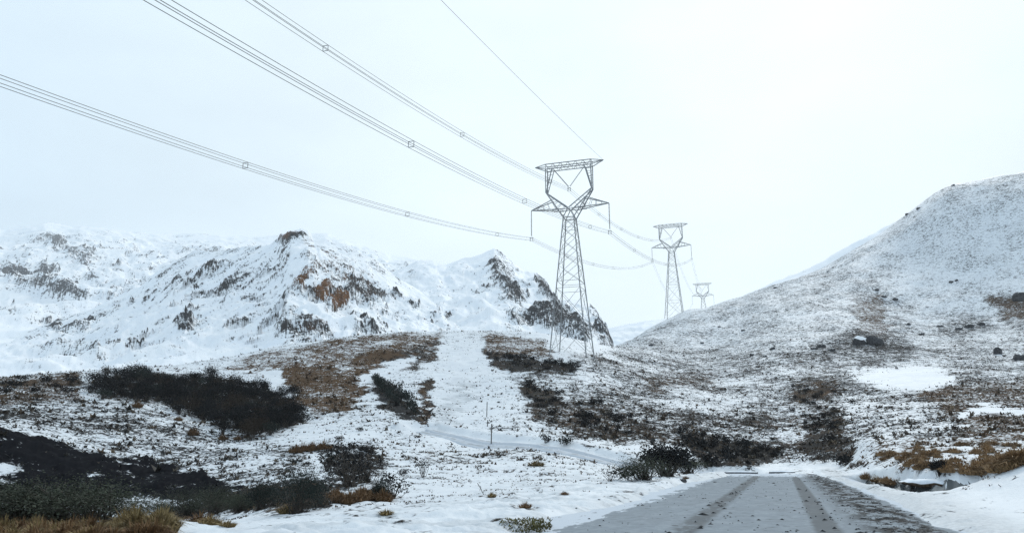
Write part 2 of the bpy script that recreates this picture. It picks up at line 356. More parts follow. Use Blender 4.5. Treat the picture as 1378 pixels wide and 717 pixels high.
def rock_mat():
    m, t, bs = mat('snow_dusted_rock'); g = N(t, 'ShaderNodeNewGeometry'); pos = g.outputs['Position']
    n = noise(t, pos, 2.2, 5, .65); sx = N(t, 'ShaderNodeSeparateXYZ'); t.links.new(g.outputs['Normal'], sx.inputs[0])
    rk = mix(t, rng_(t, n, .3, .7), (.016, .017, .022), (.075, .074, .075))
    sn = rng_(t, math_(t, 'ADD', sx.outputs['Z'], math_(t, 'MULTIPLY', math_(t, 'SUBTRACT', n, .5), .7)), .86, .93)
    t.links.new(mix(t, sn, rk, SNOW), bs.inputs['Base Color']); bs.inputs['Roughness'].default_value = .9; bump(t, n, bs, .8, .25)
    return m
M_ROCK = rock_mat()

# ------------------------------------------------------------------ object helpers
def link(name, me, m, parent=None, kind=None):
    o = bpy.data.objects.new(name, me); COL.objects.link(o)
    if m and not me.materials: me.materials.append(m)
    if parent: o.parent = parent
    if kind: o['kind'] = kind
    return o
def mesh(name, verts, faces, smooth=True):
    me = bpy.data.meshes.new(name); me.from_pydata([tuple(v) for v in verts], [], faces)
    if smooth: me.polygons.foreach_set('use_smooth', [True]*len(me.polygons))
    me.update(); return me
def tag(o, label, cat, group=None):
    o['label'] = label; o['category'] = cat
    if group: o['group'] = group
    return o
def thing(name, label, cat, loc=(0, 0, 0), rz=0., group=None):
    o = bpy.data.objects.new(name, None); COL.objects.link(o); o.location = loc; o.rotation_euler = (0, 0, rz); o.empty_display_size = .3
    return tag(o, label, cat, group)
def copy_tree(o, parent=None):
    c = o.copy(); COL.objects.link(c)
    if parent: c.parent = parent
    for ch in list(o.children): copy_tree(ch, c)
    return c
def grid_mesh(name, X, Y, Z, wrap=False):
    nr, nc = X.shape; co = np.stack([X, Y, Z], -1).reshape(-1, 3)
    me = bpy.data.meshes.new(name); me.vertices.add(len(co)); me.vertices.foreach_set('co', co.astype(np.float32).ravel())
    i = np.arange(nr-1)[:, None]*nc; j = np.arange(nc if wrap else nc-1)[None, :]; j2 = (j+1) % nc
    q = np.stack([i+j, i+j2, i+nc+j2, i+nc+j], -1).reshape(-1, 4)
    me.loops.add(q.size); me.loops.foreach_set('vertex_index', q.ravel().astype(np.int32))
    me.polygons.add(len(q)); me.polygons.foreach_set('loop_start', np.arange(0, q.size, 4, dtype=np.int32)); me.polygons.foreach_set('loop_total', np.full(len(q), 4, np.int32))
    me.polygons.foreach_set('use_smooth', np.ones(len(q), bool)); me.update(calc_edges=True)
    return me
def set_cover(me, r, g, b=None):
    a = me.color_attributes.new('cover', 'FLOAT_COLOR', 'POINT'); n = r.size
    c = np.zeros((n, 4), np.float32); c[:, 0] = r.ravel(); c[:, 1] = g.ravel(); c[:, 3] = 1
    if b is not None: c[:, 2] = b.ravel()
    a.data.foreach_set('color', c.ravel())

# ------------------------------------------------------------------ ground sheet
azs = np.radians(np.concatenate([np.arange(-180, -40, 4.), np.arange(-40, -37, .5), np.linspace(-37, 37, 1000), np.arange(37.5, 40, .5), np.arange(40, 180, 4.)]))
rs = np.concatenate([[.05, 1.5, 3, 4.5], np.geomspace(6, 480, 640), np.geomspace(490, 1000, 30)])
AZ, RG = np.meshgrid(azs, rs); GX, GY = RG*np.sin(AZ), RG*np.cos(AZ)
GZ = ground(GX, GY); VEG, BRN = cover(GX, GY, GZ)
GZ = relief(GX, GY, GZ, VEG)
SCR = np.zeros_like(GX); _px, _py = project(GX, GY, GZ)
_m = (RG > 80) & (RG < 160) & (GY > 0)
SCR[_m] = 1.3*(1-sstep(-9, 9, seg_sdf(_px[_m]+22*fbm(GX[_m]*.22, GY[_m]*.22, 4), _py[_m]+8*fbm(GX[_m]*.3+9, GY[_m]*.3, 3), [(582,578),(596,545),(618,512),(636,520),(628,545),(604,577)])))*(.55+.7*fbm(GX[_m]*.5, GY[_m]*.5, 3))
_s, _q = road_frame(GX, GY)
SCR += .55*(1-sstep(.2, 1.4, np.abs(_q-QL-.6)))*(1-sstep(70, 82, _s)) + .8*sstep(QR-.3, QR+.2, _q)*(1-sstep(QR+.6, QR+2.2, _q))*(1-sstep(70, 82, _s))
SCR += .5*sstep(-9-_s*.12, -7-_s*.12, _q)*(_q < QL)*(1-sstep(60, 72, _s))*sstep(-.15, .35, fbm(GX*.35, GY*.9, 4))*(RG < 90)
me = grid_mesh('ground', GX, GY, GZ, wrap=True); set_cover(me, VEG, BRN, np.clip(SCR, 0, 1))
link('ground', me, M_GROUND, kind='structure')

_rs = np.geomspace(8, 470, 2600)
def hit(px, py, r0=8, r1=470):
    """where the photo's pixel meets the ground"""
    d = ray(px, py); h = math.hypot(d[0], d[1]); rr = _rs[(_rs >= r0) & (_rs <= r1)]
    x = d[0]/h*rr; y = d[1]/h*rr; lz = EYE+d[2]/h*rr
    g = ground(x, y); k = np.nonzero(g >= lz)[0]
    i = k[0] if len(k) else np.argmin(lz-g)
    return Vector((x[i], y[i], g[i]))
def gz(x, y): 
    x = np.array([float(x)]); y = np.array([float(y)]); z = ground(x, y); v, _ = cover(x, y, z); return float(relief(x, y, z, v)[0])

# ------------------------------------------------------------------ mountains: crest lines with flanks, ribs and gullies
def mountain(name, m, crest, base, rc, rb, rback, ncol, nrow, power, rib, rough, rock_polys, thr, seed, drop=.16, brown=.15, slant=.08):
    """crest/base: pixel lines; rc/rb: their distances"""
    ca = np.array([A1(*p) for p in crest]); ct = np.array([at(p[0], p[1], 1)[2]-EYE for p in crest])
    if isinstance(rc, list): rc = np.interp(np.linspace(ca[0], ca[-1], ncol), [A1(p, 350) for p, _ in rc], [q for _, q in rc])[None]; rback = rc*1.35
    ba = np.array([A1(*p) for p in base]); bt = np.array([at(p[0], p[1], 1)[2]-EYE for p in base])
    az = np.linspace(ca[0], ca[-1], ncol); u = np.concatenate([np.linspace(0, 1, nrow), 1+np.linspace(.02, 1, max(8, nrow//8))])
    A, U = np.meshgrid(az, u); R = np.where(U <= 1, rb+(rc-rb)*U, rc+(rback-rc)*(U-1))
    X, Y = R*np.sin(A), R*np.cos(A)
    warp = fbm(X*rib[0]*.6+seed, Y*rib[0]*.6, 3)*rib[2]*np.clip(1.15-U, 0, 1)
    Aw = A+warp
    tcr = np.interp(Aw, ca, ct); tb = np.interp(Aw, ba, bt)
    T = np.where(U <= 1, tb+(tcr-tb)*np.clip(U, 0, 1)**power, tcr-drop*(U-1))
    Z = EYE+T*R
    env = np.clip(np.minimum(U*4, 1), 0, 1)*(.35+.65*sstep(0, .25, np.abs(1-U)))
    Z += env*(rib[1]*ridged(X*rib[0]+seed, Y*rib[0]*.7-seed, 5)-rib[1]*.4+rough*fbm(X*rib[0]*6, Y*rib[0]*6, 4)+rough*.8*ridged(X*rib[0]*4+9, Y*rib[0]*3, 4))
    dzr = np.gradient(Z, axis=0)/(np.gradient(R, axis=0)+1e-6); dza = np.gradient(Z, axis=1)/(R*(az[1]-az[0]))
    sl = np.hypot(dzr, dza)
    px, py = project(X, Y, Z)
    nzs = fbm(X*rib[0]*2.5, Y*rib[0]*2.5, 3)
    V = thr[0]+thr[2]*sstep(thr[1], thr[1]+.9, sl+.15*nzs)
    B = np.full(V.shape, brown)
    k = R.mean()
    pw = px+fbm(X*30/k, Y*30/k, 3)*7; qw = py+fbm(X*30/k+50, Y*30/k, 3)*5
    for P, v, b, soft in rock_polys:
        wgt = 1-sstep(-soft, soft, seg_sdf(pw, qw, list(P)))
        V = V*(1-wgt)+v*wgt; B = B*(1-wgt)+b*wgt
    V = V+.16*fbm(X*14/k, Y*14/k, 4)*sstep(.02, .2, V)
    k_ = rough*1.3*sstep(.38, .62, V)*env; Z = Z+k_*(ridged(X*rib[0]*9, Y*rib[0]*9, 3)+.6*ridged(A*k*rib[0]*5, U*6., 3))
    me = grid_mesh(name, X, Y, Z); set_cover(me, V, B); fa = me.attributes.new('flow', 'FLOAT_VECTOR', 'POINT')
    sk = A+slant*U+.02*fbm(X*6/k, Y*6/k, 3)
    fa.data.foreach_set('vector', np.stack([sk, np.broadcast_to(U, A.shape), 0*A], -1).astype(np.float32).ravel())
    return link(name, me, m, kind='structure')
KN = [(-160,500),(-60,480),(0,462),(60,442),(120,420),(160,400),(190,387),(215,368),(240,352),(262,343),(290,339),(320,335),(345,334),(364,333),(374,328),(378,321),(388,316),(405,310),(414,313),(420,319),(436,323),(452,331),(470,337),(486,345),(500,352),(515,364),(535,380),(560,392),(590,410),(620,428),(650,446),(700,470),(760,500)]
KP = [([(195,380),(240,346),(340,326),(345,336),(262,350),(215,376)],.42,.15,6),([(215,470),(300,400),(330,380),(345,388),(300,430),(240,480)],.36,.2,12),([(232,436),(248,424),(262,436),(245,446)],.62,.1,6),([(20,430),(130,415),(180,440),(140,480),(40,480)],.33,.1,15),([(60,440),(78,430),(80,446)],.6,.1,5),([(95,440),(112,430),(124,440),(108,446)],.6,.1,5),([(108,465),(130,460),(132,470)],.55,.1,5),([(374,328),(380,316),(405,308),(418,316),(400,320),(385,332)],0.66,.4,5),([(396,385),(408,362),(418,352),(430,356),(412,378),(402,390)],0.64,.85,7),([(424,400),(432,388),(446,390),(440,408),(428,408)],0.66,.95,5),
 ([(444,410),(452,396),(468,404),(470,414),(450,418)],0.70,1.,5),([(458,400),(462,384),(480,380),(500,388),(515,400),(505,408),(480,404)],0.64,.3,7),([(362,375),(385,338),(392,345),(375,378)],0.55,.4,7),([(405,465),(410,430),(430,428),(445,455),(430,470)],0.64,.3,9),
 ([(365,435),(385,422),(440,428),(440,450),(380,470)],0.50,.3,8),([(480,435),(495,428),(510,445),(490,450)],0.55,.1,9),([(470,345),(500,350),(520,370),(505,372)],0.50,.2,6),([(405,330),(470,338),(510,378),(440,392)],.40,.45,12)]
mountain('rocky_hill', M_KNOLL, KN, [(-160,530),(130,545),(760,545)], [(-160,760),(150,760),(300,620),(390,480),(560,480),(760,480)], 190, 640, 860, 260, .75, (.012, 6., .03), 1.7, KP, (.16, .62, .31), 3.1)
PK = [(470,400),(520,372),(560,352),(582,352),(600,357),(618,352),(640,348),(655,343),(664,340),(672,344),(690,359),(705,368),(722,371),(732,379),(738,388),(745,402),(752,409),(765,407),(785,408),(796,414),(803,424),(807,436),(808,446),(815,470),(860,490)]
PP = [([(655,352),(668,346),(690,380),(705,400),(700,412),(685,400),(665,375)],0.66,.1,7),([(660,343),(668,342),(695,366),(690,372)],0.55,.1,7),([(700,425),(725,412),(745,405),(775,432),(800,450),(790,462),(740,447),(705,437)],0.67,.05,9),([(722,368),(735,378),(748,400),(735,400),(726,385)],0.64,.1,7),
 ([(796,414),(808,430),(810,450),(795,448),(802,436)],0.68,.0,5),([(560,390),(640,400),(700,440),(640,440)],0.27,.1,15),([(672,416),(700,412),(705,440),(690,436)],0.53,.1,9)]
mountain('peak', M_KNOLL, PK, [(470,500),(860,500)], 660, 300, 900, 460, 200, .8, (.009, 8., .03), 2.0, PP, (.16, .6, .32), 8.7)
LM = [(-420,300),(-250,285),(-120,300),(0,312),(30,306),(60,302),(95,306),(120,304),(160,309),(190,314),(230,317),(260,315),(300,318),(340,322),(380,318),(410,316),(440,316),(470,327),(500,335),(530,345),(560,350),(590,357),(640,370),(720,400)]
LP = [([(35,375),(62,368),(100,385),(118,402),(85,402),(50,392)],0.68,.0,9),([(0,355),(40,370),(50,385),(10,385)],0.57,.0,11),([(58,318),(80,318),(92,328),(75,332)],0.64,.0,7),([(92,340),(110,343),(130,355),(118,356)],0.59,.0,7),([(20,325),(40,335),(35,345)],0.50,.0,5),
 ([(230,430),(250,420),(262,436),(240,442)],0.61,.1,7),([(60,430),(75,426),(70,442)],0.59,.0,7),([(70,435),(130,430),(150,455),(60,470)],0.36,.0,14),([(150,380),(260,350),(350,340),(300,380),(190,400)],0.30,.0,14)]
mountain('mountain', M_MOUNT, LM, [(-420,505),(720,520)], 3500, 540, 4400, 760, 380, .51, (.0040, 22., .05), 6., LP, (.15, .46, .30), 21.3, brown=.0, slant=-.12)
FR = [(700,470),(760,460),(800,448),(815,444),(845,437),(880,431),(905,428),(950,418),(985,405),(1010,394),(1040,380),(1070,369),(1100,357),(1120,344),(1140,333),(1165,322),(1200,300),(1300,262),(1450,235)]
mountain('snow_ridge', M_MOUNT, FR, [(700,500),(1450,480)], 1100, 830, 1500, 300, 80, .9, (.012, 5., .02), 1.2, [([(790,450),(860,450),(860,470),(790,470)],.2,.0,8)], (.10, 1.2, .2), 5.5)

# ------------------------------------------------------------------ road, track, stream
def road_material():
    m, t, bs = mat('slush_on_asphalt'); pos = N(t, 'ShaderNodeNewGeometry').outputs['Position']
    uv = N(t, 'ShaderNodeAttribute', attribute_name='lane'); sp = N(t, 'ShaderNodeSeparateXYZ'); t.links.new(uv.outputs['Vector'], sp.inputs[0])
    q, s = sp.outputs['X'], sp.outputs['Y']
    nb = noise(t, pos, .55, 4, .6); nm = noise(t, pos, 3.2, 5, .65); nf = noise(t, pos, 13, 4, .6)
    st = N(t, 'ShaderNodeMapping'); st.inputs['Scale'].default_value = (1.5, .42, 1); t.links.new(uv.outputs['Vector'], st.inputs['Vector'])
    ns = noise(t, st.outputs['Vector'], 1.5, 6, .68)
    slush = mix(t, rng_(t, nb, .3, .7), (.235, .265, .292), (.30, .335, .365))
    slush = mix(t, rng_(t, nm, .35, .7, 0., .7), slush, (.19, .212, .232))
    wob = math_(t, 'MULTIPLY', math_(t, 'SUBTRACT', nm, .5), .22)
    def band(c, hw, soft):
        d = math_(t, 'ABSOLUTE', math_(t, 'SUBTRACT', math_(t, 'ADD', q, wob), c)); return rng_(t, d, hw, hw+soft, 1., 0.)
    tr = math_(t, 'MAXIMUM', math_(t, 'MULTIPLY', band(-1.85, .14, .22), rng_(t, ns, .32, .5)), math_(t, 'MULTIPLY', band(.72, .17, .14), rng_(t, ns, .25, .5, .65, 1.)))
    c = slush
    ed = math_(t, 'MAXIMUM', rng_(t, q, QL+1.3, QL-.3), math_(t, 'MAXIMUM', rng_(t, s, 50., 72.), rng_(t, q, QR-.5, QR+.5)))
    sn = rng_(t, math_(t, 'ADD', math_(t, 'MULTIPLY', ed, .42), math_(t, 'ADD', math_(t, 'MULTIPLY', nb, .3), math_(t, 'MULTIPLY', ns, .7))), .665, .715)
    thin = math_(t, 'MULTIPLY', rng_(t, ns, .5, .60), math_(t, 'SUBTRACT', 1., tr))
    nv = noise(t, pos, 6.5, 5, .7)
    c = mix(t, math_(t, 'MULTIPLY', thin, .25), c, (.42, .46, .50))
    c = mix(t, rng_(t, nf, .35, .7, 0., .45), c, (.17, .188, .205))
    c = mix(t, rng_(t, nv, .40, .62, .0, .3), c, (.34, .378, .412))
    c = mix(t, math_(t, 'MULTIPLY', tr, .78), c, (.11, .116, .12))
    c = mix(t, sn, c, (.56, .60, .65))
    grit = math_(t, 'MULTIPLY', rng_(t, q, .95, 1.9), math_(t, 'SUBTRACT', 1., rng_(t, q, 2.55, 3.0)))
    gm = math_(t, 'MULTIPLY', grit, rng_(t, math_(t, 'ADD', math_(t, 'MULTIPLY', ns, .6), math_(t, 'MULTIPLY', nv, .4)), .47, .515))
    c = mix(t, math_(t, 'MAXIMUM', gm, math_(t, 'MULTIPLY', rng_(t, nm, .64, .68), .9)), c, (.028, .028, .028))
    t.links.new(c, bs.inputs['Base Color']); t.links.new(rng_(t, nb, .3, .7, .75, .9), bs.inputs['Roughness']); bs.inputs['Specular IOR Level'].default_value = .05
    bump(t, math_(t, 'ADD', math_(t, 'MULTIPLY', nm, .5), math_(t, 'MULTIPLY', ns, .5)), bs, .5, .05)
    return m
ss = np.concatenate([np.arange(-14, 6, 1.), np.geomspace(6, 74, 260)]); qq = np.linspace(QL-.9, QR+1., 60)
S_, Q_ = np.meshgrid(ss, qq, indexing='ij'); RX = S_*RD[0]+Q_*RR[0]; RY = S_*RD[1]+Q_*RR[1]
RZ = road_z(S_)+.007*ridged(RX*.7, RY*.7, 3)*sstep(.5, 1.2, np.abs(np.abs(Q_+.57)-1.28)*2)+.010*fbm(RX*1.2, RY*1.2, 3)-.035*((Q_+.85)/3.8)**2*0-.02*np.exp(-((Q_-.72)/.2)**2)-.015*np.exp(-((Q_+1.85)/.18)**2)
me = grid_mesh('road', RX, RY, RZ); a = me.attributes.new('lane', 'FLOAT_VECTOR', 'POINT')
a.data.foreach_set('vector', np.stack([Q_, S_, S_*0], -1).astype(np.float32).ravel())
link('road', me, road_material(), kind='structure')

def ribbon(name, P, hw, m, lift, n=220, k=9, prof=None):
    P = np.array(P); L = np.concatenate([[0], np.cumsum(np.hypot(*np.diff(P, axis=0).T))]); l = np.linspace(0, L[-1], n)
    ker = np.ones(15)/15; 
    cx, cy = (np.interp(l, L, P[:, i]) for i in (0, 1))
    cx = np.convolve(np.pad(cx, 7, mode='reflect', reflect_type='odd'), ker, 'valid'); cy = np.convolve(np.pad(cy, 7, mode='reflect', reflect_type='odd'), ker, 'valid')
    tx, ty = np.gradient(cx), np.gradient(cy); h = np.hypot(tx, ty); nx, ny = ty/h, -tx/h
    v = np.linspace(-1, 1, k)
    X = cx[:, None]+nx[:, None]*v*hw; Y = cy[:, None]+ny[:, None]*v*hw
    zc = ground(cx, cy); Z = ground(X, Y)*.85+zc[:, None]*.15+lift
    if prof is not None: Z = Z+prof(v, l[:, None])
    me = grid_mesh(name, X, Y, Z); a = me.attributes.new('lane', 'FLOAT_VECTOR', 'POINT')
    a.data.foreach_set('vector', np.stack(np.broadcast_arrays(v[None]*hw, l[:, None], 0*X), -1).astype(np.float32).ravel())
    return link(name, me, m, kind='structure')
def track_material():
    m, t, bs = mat('rutted_snow'); pos = N(t, 'ShaderNodeNewGeometry').outputs['Position']
    uv = N(t, 'ShaderNodeAttribute', attribute_name='lane'); sp = N(t, 'ShaderNodeSeparateXYZ'); t.links.new(uv.outputs['Vector'], sp.inputs[0])
    n = noise(t, pos, 1.2, 4, .6)
    d = math_(t, 'ABSOLUTE', math_(t, 'SUBTRACT', math_(t, 'ABSOLUTE', sp.outputs['X']), .75))
    c = mix(t, math_(t, 'MULTIPLY', rng_(t, d, .15, .45, 1., 0.), rng_(t, n, .35, .6)), (.50, .54, .59), (.30, .325, .35))
    t.links.new(c, bs.inputs['Base Color']); bs.inputs['Roughness'].default_value = .7; bump(t, n, bs, .4, .1); return m
ribbon('track', TRACK, 1.5, track_material(), .16, k=21, prof=lambda v, l: -.07*np.exp(-((np.abs(v)-.5)/.14)**2)-.42*np.abs(v)**7+.03*perlin(l*.5, v*2.))
mw, tw, bw = mat('stream_water'); bw.inputs['Base Color'].default_value = (.10, .11, .115, 1); bw.inputs['Roughness'].default_value = .12
bump(tw, noise(tw, N(tw, 'ShaderNodeNewGeometry').outputs['Position'], 5., 3), bw, .15, .03)
ribbon('stream', STREAM, 1.0, mw, .10, n=60, k=5)

# ------------------------------------------------------------------ pylons
def unit_bar():
    v = [(x*.5, y*.5, z) for z in (0, 1) for x, y in ((-1, -1), (1, -1), (1, 1), (-1, 1))]
    return mesh('steel_bar', v, [(0, 3, 2, 1), (4, 5, 6, 7), (0, 1, 5, 4), (1, 2, 6, 5), (2, 3, 7, 6), (3, 0, 4, 7)], False)
BAR = unit_bar(); BAR.materials.append(M_STEEL)
def bar(name, a, b, w, parent):
    a, b = Vector(a), Vector(b); d = b-a
    o = bpy.data.objects.new(name, BAR); COL.objects.link(o); o.parent = parent
    o.matrix_basis = Matrix.Translation(a) @ d.to_track_quat('Z', 'Y').to_matrix().to_4x4() @ Matrix.Diagonal((w, w, d.length, 1)); return o
def ins_mesh(L, n=26):
    v, f = [], []; k = 8; prof = []
    for i in range(n):
        z0 = L*i/n; prof += [(z0, .035), (z0+L/n*.35, .14), (z0+L/n*.55, .14), (z0+L/n*.6, .035)]
    for z, r in prof:
        for j in range(k): v.append((r*math.cos(j*2*math.pi/k), r*math.sin(j*2*math.pi/k), z))
    for i in range(len(prof)-1):
        for j in range(k): f.append((i*k+j, i*k+(j+1) % k, (i+1)*k+(j+1) % k, (i+1)*k+j))
    me = mesh('insulator_string', v, f); me.materials.append(M_INS); return me
INS_A, INS_V = ins_mesh(5.6), ins_mesh(5.9)
ARM_X, H_SIDE, H_MID, H_TOP, BEAM_X = 9.1, 26.8, 37.8, 43.7, 8.1
def hang(me, name, a, b, parent, L):
    a, b = Vector(a), Vector(b); d = b-a
    o = bpy.data.objects.new(name, me); COL.objects.link(o); o.parent = parent
    o.matrix_basis = Matrix.Translation(a) @ d.to_track_quat('Z', 'Y').to_matrix().to_4x4() @ Matrix.Diagonal((1, 1, d.length/L, 1)); return o
def yoke(c, parent):
    v, f = [], []
    def bx(x0, x1, y0, y1, z0, z1):
        i = len(v); v.extend([(x, y, z) for z in (z0, z1) for x, y in ((x0, y0), (x1, y0), (x1, y1), (x0, y1))])
        f.extend([tuple(i+k for k in q) for q in ((0, 3, 2, 1), (4, 5, 6, 7), (0, 1, 5, 4), (1, 2, 6, 5), (2, 3, 7, 6), (3, 0, 4, 7))])
    bx(-.34, .34, -.05, .05, .3, .42); bx(-.34, -.26, -.06, .06, -.42, .3); bx(.26, .34, -.06, .06, -.42, .3)
    for sx in (-.3, .3):
        for z in (-.34, .22): bx(sx-.07, sx+.07, -.22, .22, z-.06, z+.06)
    o = link('yoke', mesh('yoke', v, f, False), M_STEEL, parent); o.location = c
def make_pylon(label, loc, rz):
    t = thing('pylon', label, 'pylon', loc, rz, 'steel lattice pylons of the power line')
    HB = 30.9; hw = lambda z: 3.95+(1.22-3.95)*z/HB
    cn = lambda z, sx, sy: (sx*hw(z), sy*hw(z), z)
    WL, WB = .17, .066
    for sx in (-1, 1):
        for sy in (-1, 1): bar('leg', cn(-1.2, sx, sy), cn(HB, sx, sy), WL, t)
    Zs = [0, 7.2, 14.4, 16., 19.6, 22.8, 25.8, 28.5, HB]
    for i, (z0, z1) in enumerate(zip(Zs[:-1], Zs[1:])):
        fc = [((-1, -1), (1, -1)), ((1, -1), (1, 1)), ((1, 1), (-1, 1)), ((-1, 1), (-1, -1))]
        for a, b in fc:
            if i != 2:
                bar('brace', cn(z0, *a), cn(z1, *b), WB, t); bar('brace', cn(z0, *b), cn(z1, *a), WB, t)
            if i in (1, 2, 3, 7): bar('crossbar', cn(z0, *a), cn(z0, *b), WB*1.1, t)
            if i == 7: bar('crossbar', cn(z1, *a), cn(z1, *b), .16, t)
            if i < 2:                                      # secondary bracing of the two tall panels
                zm = (z0+z1)/2; lz = (z0+zm)/2
                m = [(p+q)/2 for p, q in zip(cn(lz, *a), cn(lz, *b))]
                for c in (a, b):
                    g = cn(lz, *c); h = [g[k]*.75+m[k]*.25 for k in range(3)]
                    bar('brace', g, h, WB*.8, t)
    d = 1.2
    for sx in (-1, 1):
        wx, wz = 5.4*sx, 37.4; ft, fz = .25*sx, 33.2
        for sy in (-d, d):
            sw = sy*.55
            bar('window_leg', (1.22*sx, sy, HB), (wx, sw, wz), .2, t)            # from the body out to the waist
            bar('window_leg', (ft*.4, sy, fz), (wx-.02, sw, wz+.05), .2, t)          # inner chord
            bar('window_leg', (1.22*sx, sy, HB), (ft*.4, sy, fz), .15, t)
            bar('window_post', (wx, sw, wz), (5.35*sx, sy*.8, 43.), .2, t)
            bar('window_post', (wx-.1*sx, sw, wz), (3.75*sx, sy*.8, 43.2), .17, t)
            for k in range(1, 6):                           # lacing of the window
                u = k/6; u2 = (k-.5)/6
                P = lambda a, b, s: tuple(a[i]+(b[i]-a[i])*s for i in range(3))
                bar('brace', P((1.22*sx, sy, HB), (wx, sw, wz), u), P((ft*.4, sy, fz), (wx, sw, wz), u2), .08, t)
                bar('brace', P((wx, sw, wz), (5.35*sx, sy*.8, 43), u), P((wx, sw, wz), (3.75*sx, sy*.8, 43.2), u if k % 2 else u2), .07, t)
            # crossarm: two bottom chords and a rising top chord to the tip
            tip = (ARM_X*sx, 0, 33.6)
            bar('crossarm_chord', (1.55*sx, sy*.9, 33.0), tip, .16, t)
            bar('crossarm_chord', (3.9*sx, sy*.62, 35.5), tip, .16, t)
            for k in range(1, 5):
                u = k/5
                bar('brace', P((1.55*sx, sy*.9, 33.0), tip, u), P((3.9*sx, sy*.62, 35.5), tip, max(0, u-.15)), .07, t)
        for k in range(1, 6):
            u = k/6
            bar('brace', (1.22*sx+(wx-1.22*sx)*u, -d*(1-.45*u), HB+(wz-HB)*u), (1.22*sx+(wx-1.22*sx)*u, d*(1-.45*u), HB+(wz-HB)*u), .07, t)
        bar('crossbar', (wx, -d*.55, wz), (wx, d*.55, wz), .14, t)
        # earth wire peak: the beam's tapering end
        for sy in (-.9, .9):
            bar('beam_chord', (5.35*sx, sy, 43.0), (BEAM_X*sx, 0, 44.), .14, t); bar('beam_chord', (5.35*sx, sy, 44.2), (BEAM_X*sx, 0, 44.), .14, t)
            bar('brace', (5.35*sx, sy, 43.), (5.35*sx, sy, 44.2), .1, t)
        bar('brace', (6.6*sx, .5, 43.45), (6.6*sx, .5, 44.1), .07, t)
        hang(INS_V, 'insulator_string', (3.6*sx, 0, 42.95), (.12*sx, 0, 38.45), t, 5.9)
        hang(INS_A, 'insulator_string', (ARM_X*sx, 0, 33.5), (ARM_X*sx, 0, 27.5), t, 5.6)
        yoke((ARM_X*sx, 0, H_SIDE), t)
    bar('crossarm_chord', (-3.9, -.74, 33.02), (3.9, -.74, 33.02), .12, t); bar('crossarm_chord', (-3.9, .74, 33.02), (3.9, .74, 33.02), .12, t)
    yoke((0, 0, H_MID), t)
    for sy in (-.9, .9):
        bar('beam_chord', (-5.35, sy, 43.0), (5.35, sy, 43.0), .16, t); bar('beam_chord', (-5.35, sy, 44.2), (5.35, sy, 44.2), .16, t)
        for k in range(12):
            x0, x1 = -5.35+10.7*k/12, -5.35+10.7*(k+1)/12
            bar('brace', (x0, sy, 43 if k % 2 else 44.2), (x1, sy, 44.2 if k % 2 else 43), .08, t)
    for k in range(7):
        x0 = -5.35+10.7*k/6; bar('brace', (x0, -.9, 43.), (x0, .9, 43.), .08, t); bar('brace', (x0, -.9, 44.2), (x0, .9, 44.2), .08, t)
    return t
LA = math.radians(18.4); T1 = Vector(at(770, 476, 172)); T2 = Vector(at(908, 428, 366)); T3 = Vector(at(947, 420, 690)); T3.z = 103.
T1.z = gz(T1.x, T1.y)+.2; T2.z = gz(T2.x, T2.y)-.3; T3.z = gz(T3.x, T3.y)+.2
print('TOWERS', T1, T2, T3)
LA2 = math.atan2(T3.x-T2.x, T3.y-T2.y)
p1 = make_pylon('nearest and tallest steel lattice pylon standing on the brown grassy crest', T1, -LA)
p2 = copy_tree(p1); p2.location = T2; p2.rotation_euler = (0, 0, -LA); p2['label'] = 'middle lattice pylon standing on the ridge of the right hill'
p3 = copy_tree(p1); p3.location = T3; p3.rotation_euler = (0, 0, -LA2); p3['label'] = 'small far lattice pylon with its base hidden behind the right hill'

# ------------------------------------------------------------------ conductors
def tube(pts, r, k=4):
    v, f = [], []; n = len(pts)
    for i, p in enumerate(pts):
        d = (pts[min(i+1, n-1)]-pts[max(i-1, 0)]).normalized(); a = Vector((0, 0, 1)).cross(d).normalized(); b = d.cross(a)
        for j in range(k): v.append(p+a*(r*math.cos(j*2*math.pi/k+.78))+b*(r*math.sin(j*2*math.pi/k+.78)))
    for i in range(n-1):
        for j in range(k): f.append((i*k+j, i*k+(j+1) % k, (i+1)*k+(j+1) % k, (i+1)*k+j))
    return v, f
SP = .30
def spacer_mesh():
    v, f = [], []; c = [(-SP, -SP), (SP, -SP), (SP, SP), (-SP, SP)]
    for (x0, z0), (x1, z1) in zip(c, c[1:]+c[:1]):
        a, b = tube([Vector((x0, 0, z0)), Vector((x1, 0, z1))], .035) if z0 == z1 else tube([Vector((x0, 0, z0)), Vector((x1, .001, z1))], .035)
        if z0 != z1: a = [(x0+dx, dy, z) for z in (z0, z1) for dx, dy in ((-.025, -.025), (.025, -.025), (.025, .025), (-.025, .025))]; b = [(0, 1, 5, 4), (1, 2, 6, 5), (2, 3, 7, 6), (3, 0, 4, 7)]
        i = len(v); v += a; f += [tuple(i+k for k in q) for q in b]
    me = mesh('spacer', v, f, False); me.materials.append(M_STEEL); return me
SPM = spacer_mesh()
def span(label, fn, L, ang, spacers, cat, group, name, quad=True, rad=.024, n=90):
    o0 = fn(0.); t = thing(name, label, cat, o0, 0, group); R = Vector((math.cos(ang), -math.sin(ang), 0))
    for dx, dz in (((-SP, -SP), (SP, -SP), (SP, SP), (-SP, SP)) if quad else ((0, 0),)):
        v, f = tube([fn(L*i/n)+R*dx+Vector((0, 0, dz))-o0 for i in range(n+1)], rad)
        link('wire', mesh('wire', v, f), M_WIRE, t)
    for s in spacers:
        o = bpy.data.objects.new('spacer', SPM); COL.objects.link(o); o.parent = t; o.location = fn(s)-o0; o.rotation_euler = (0, 0, -ang)
    return t
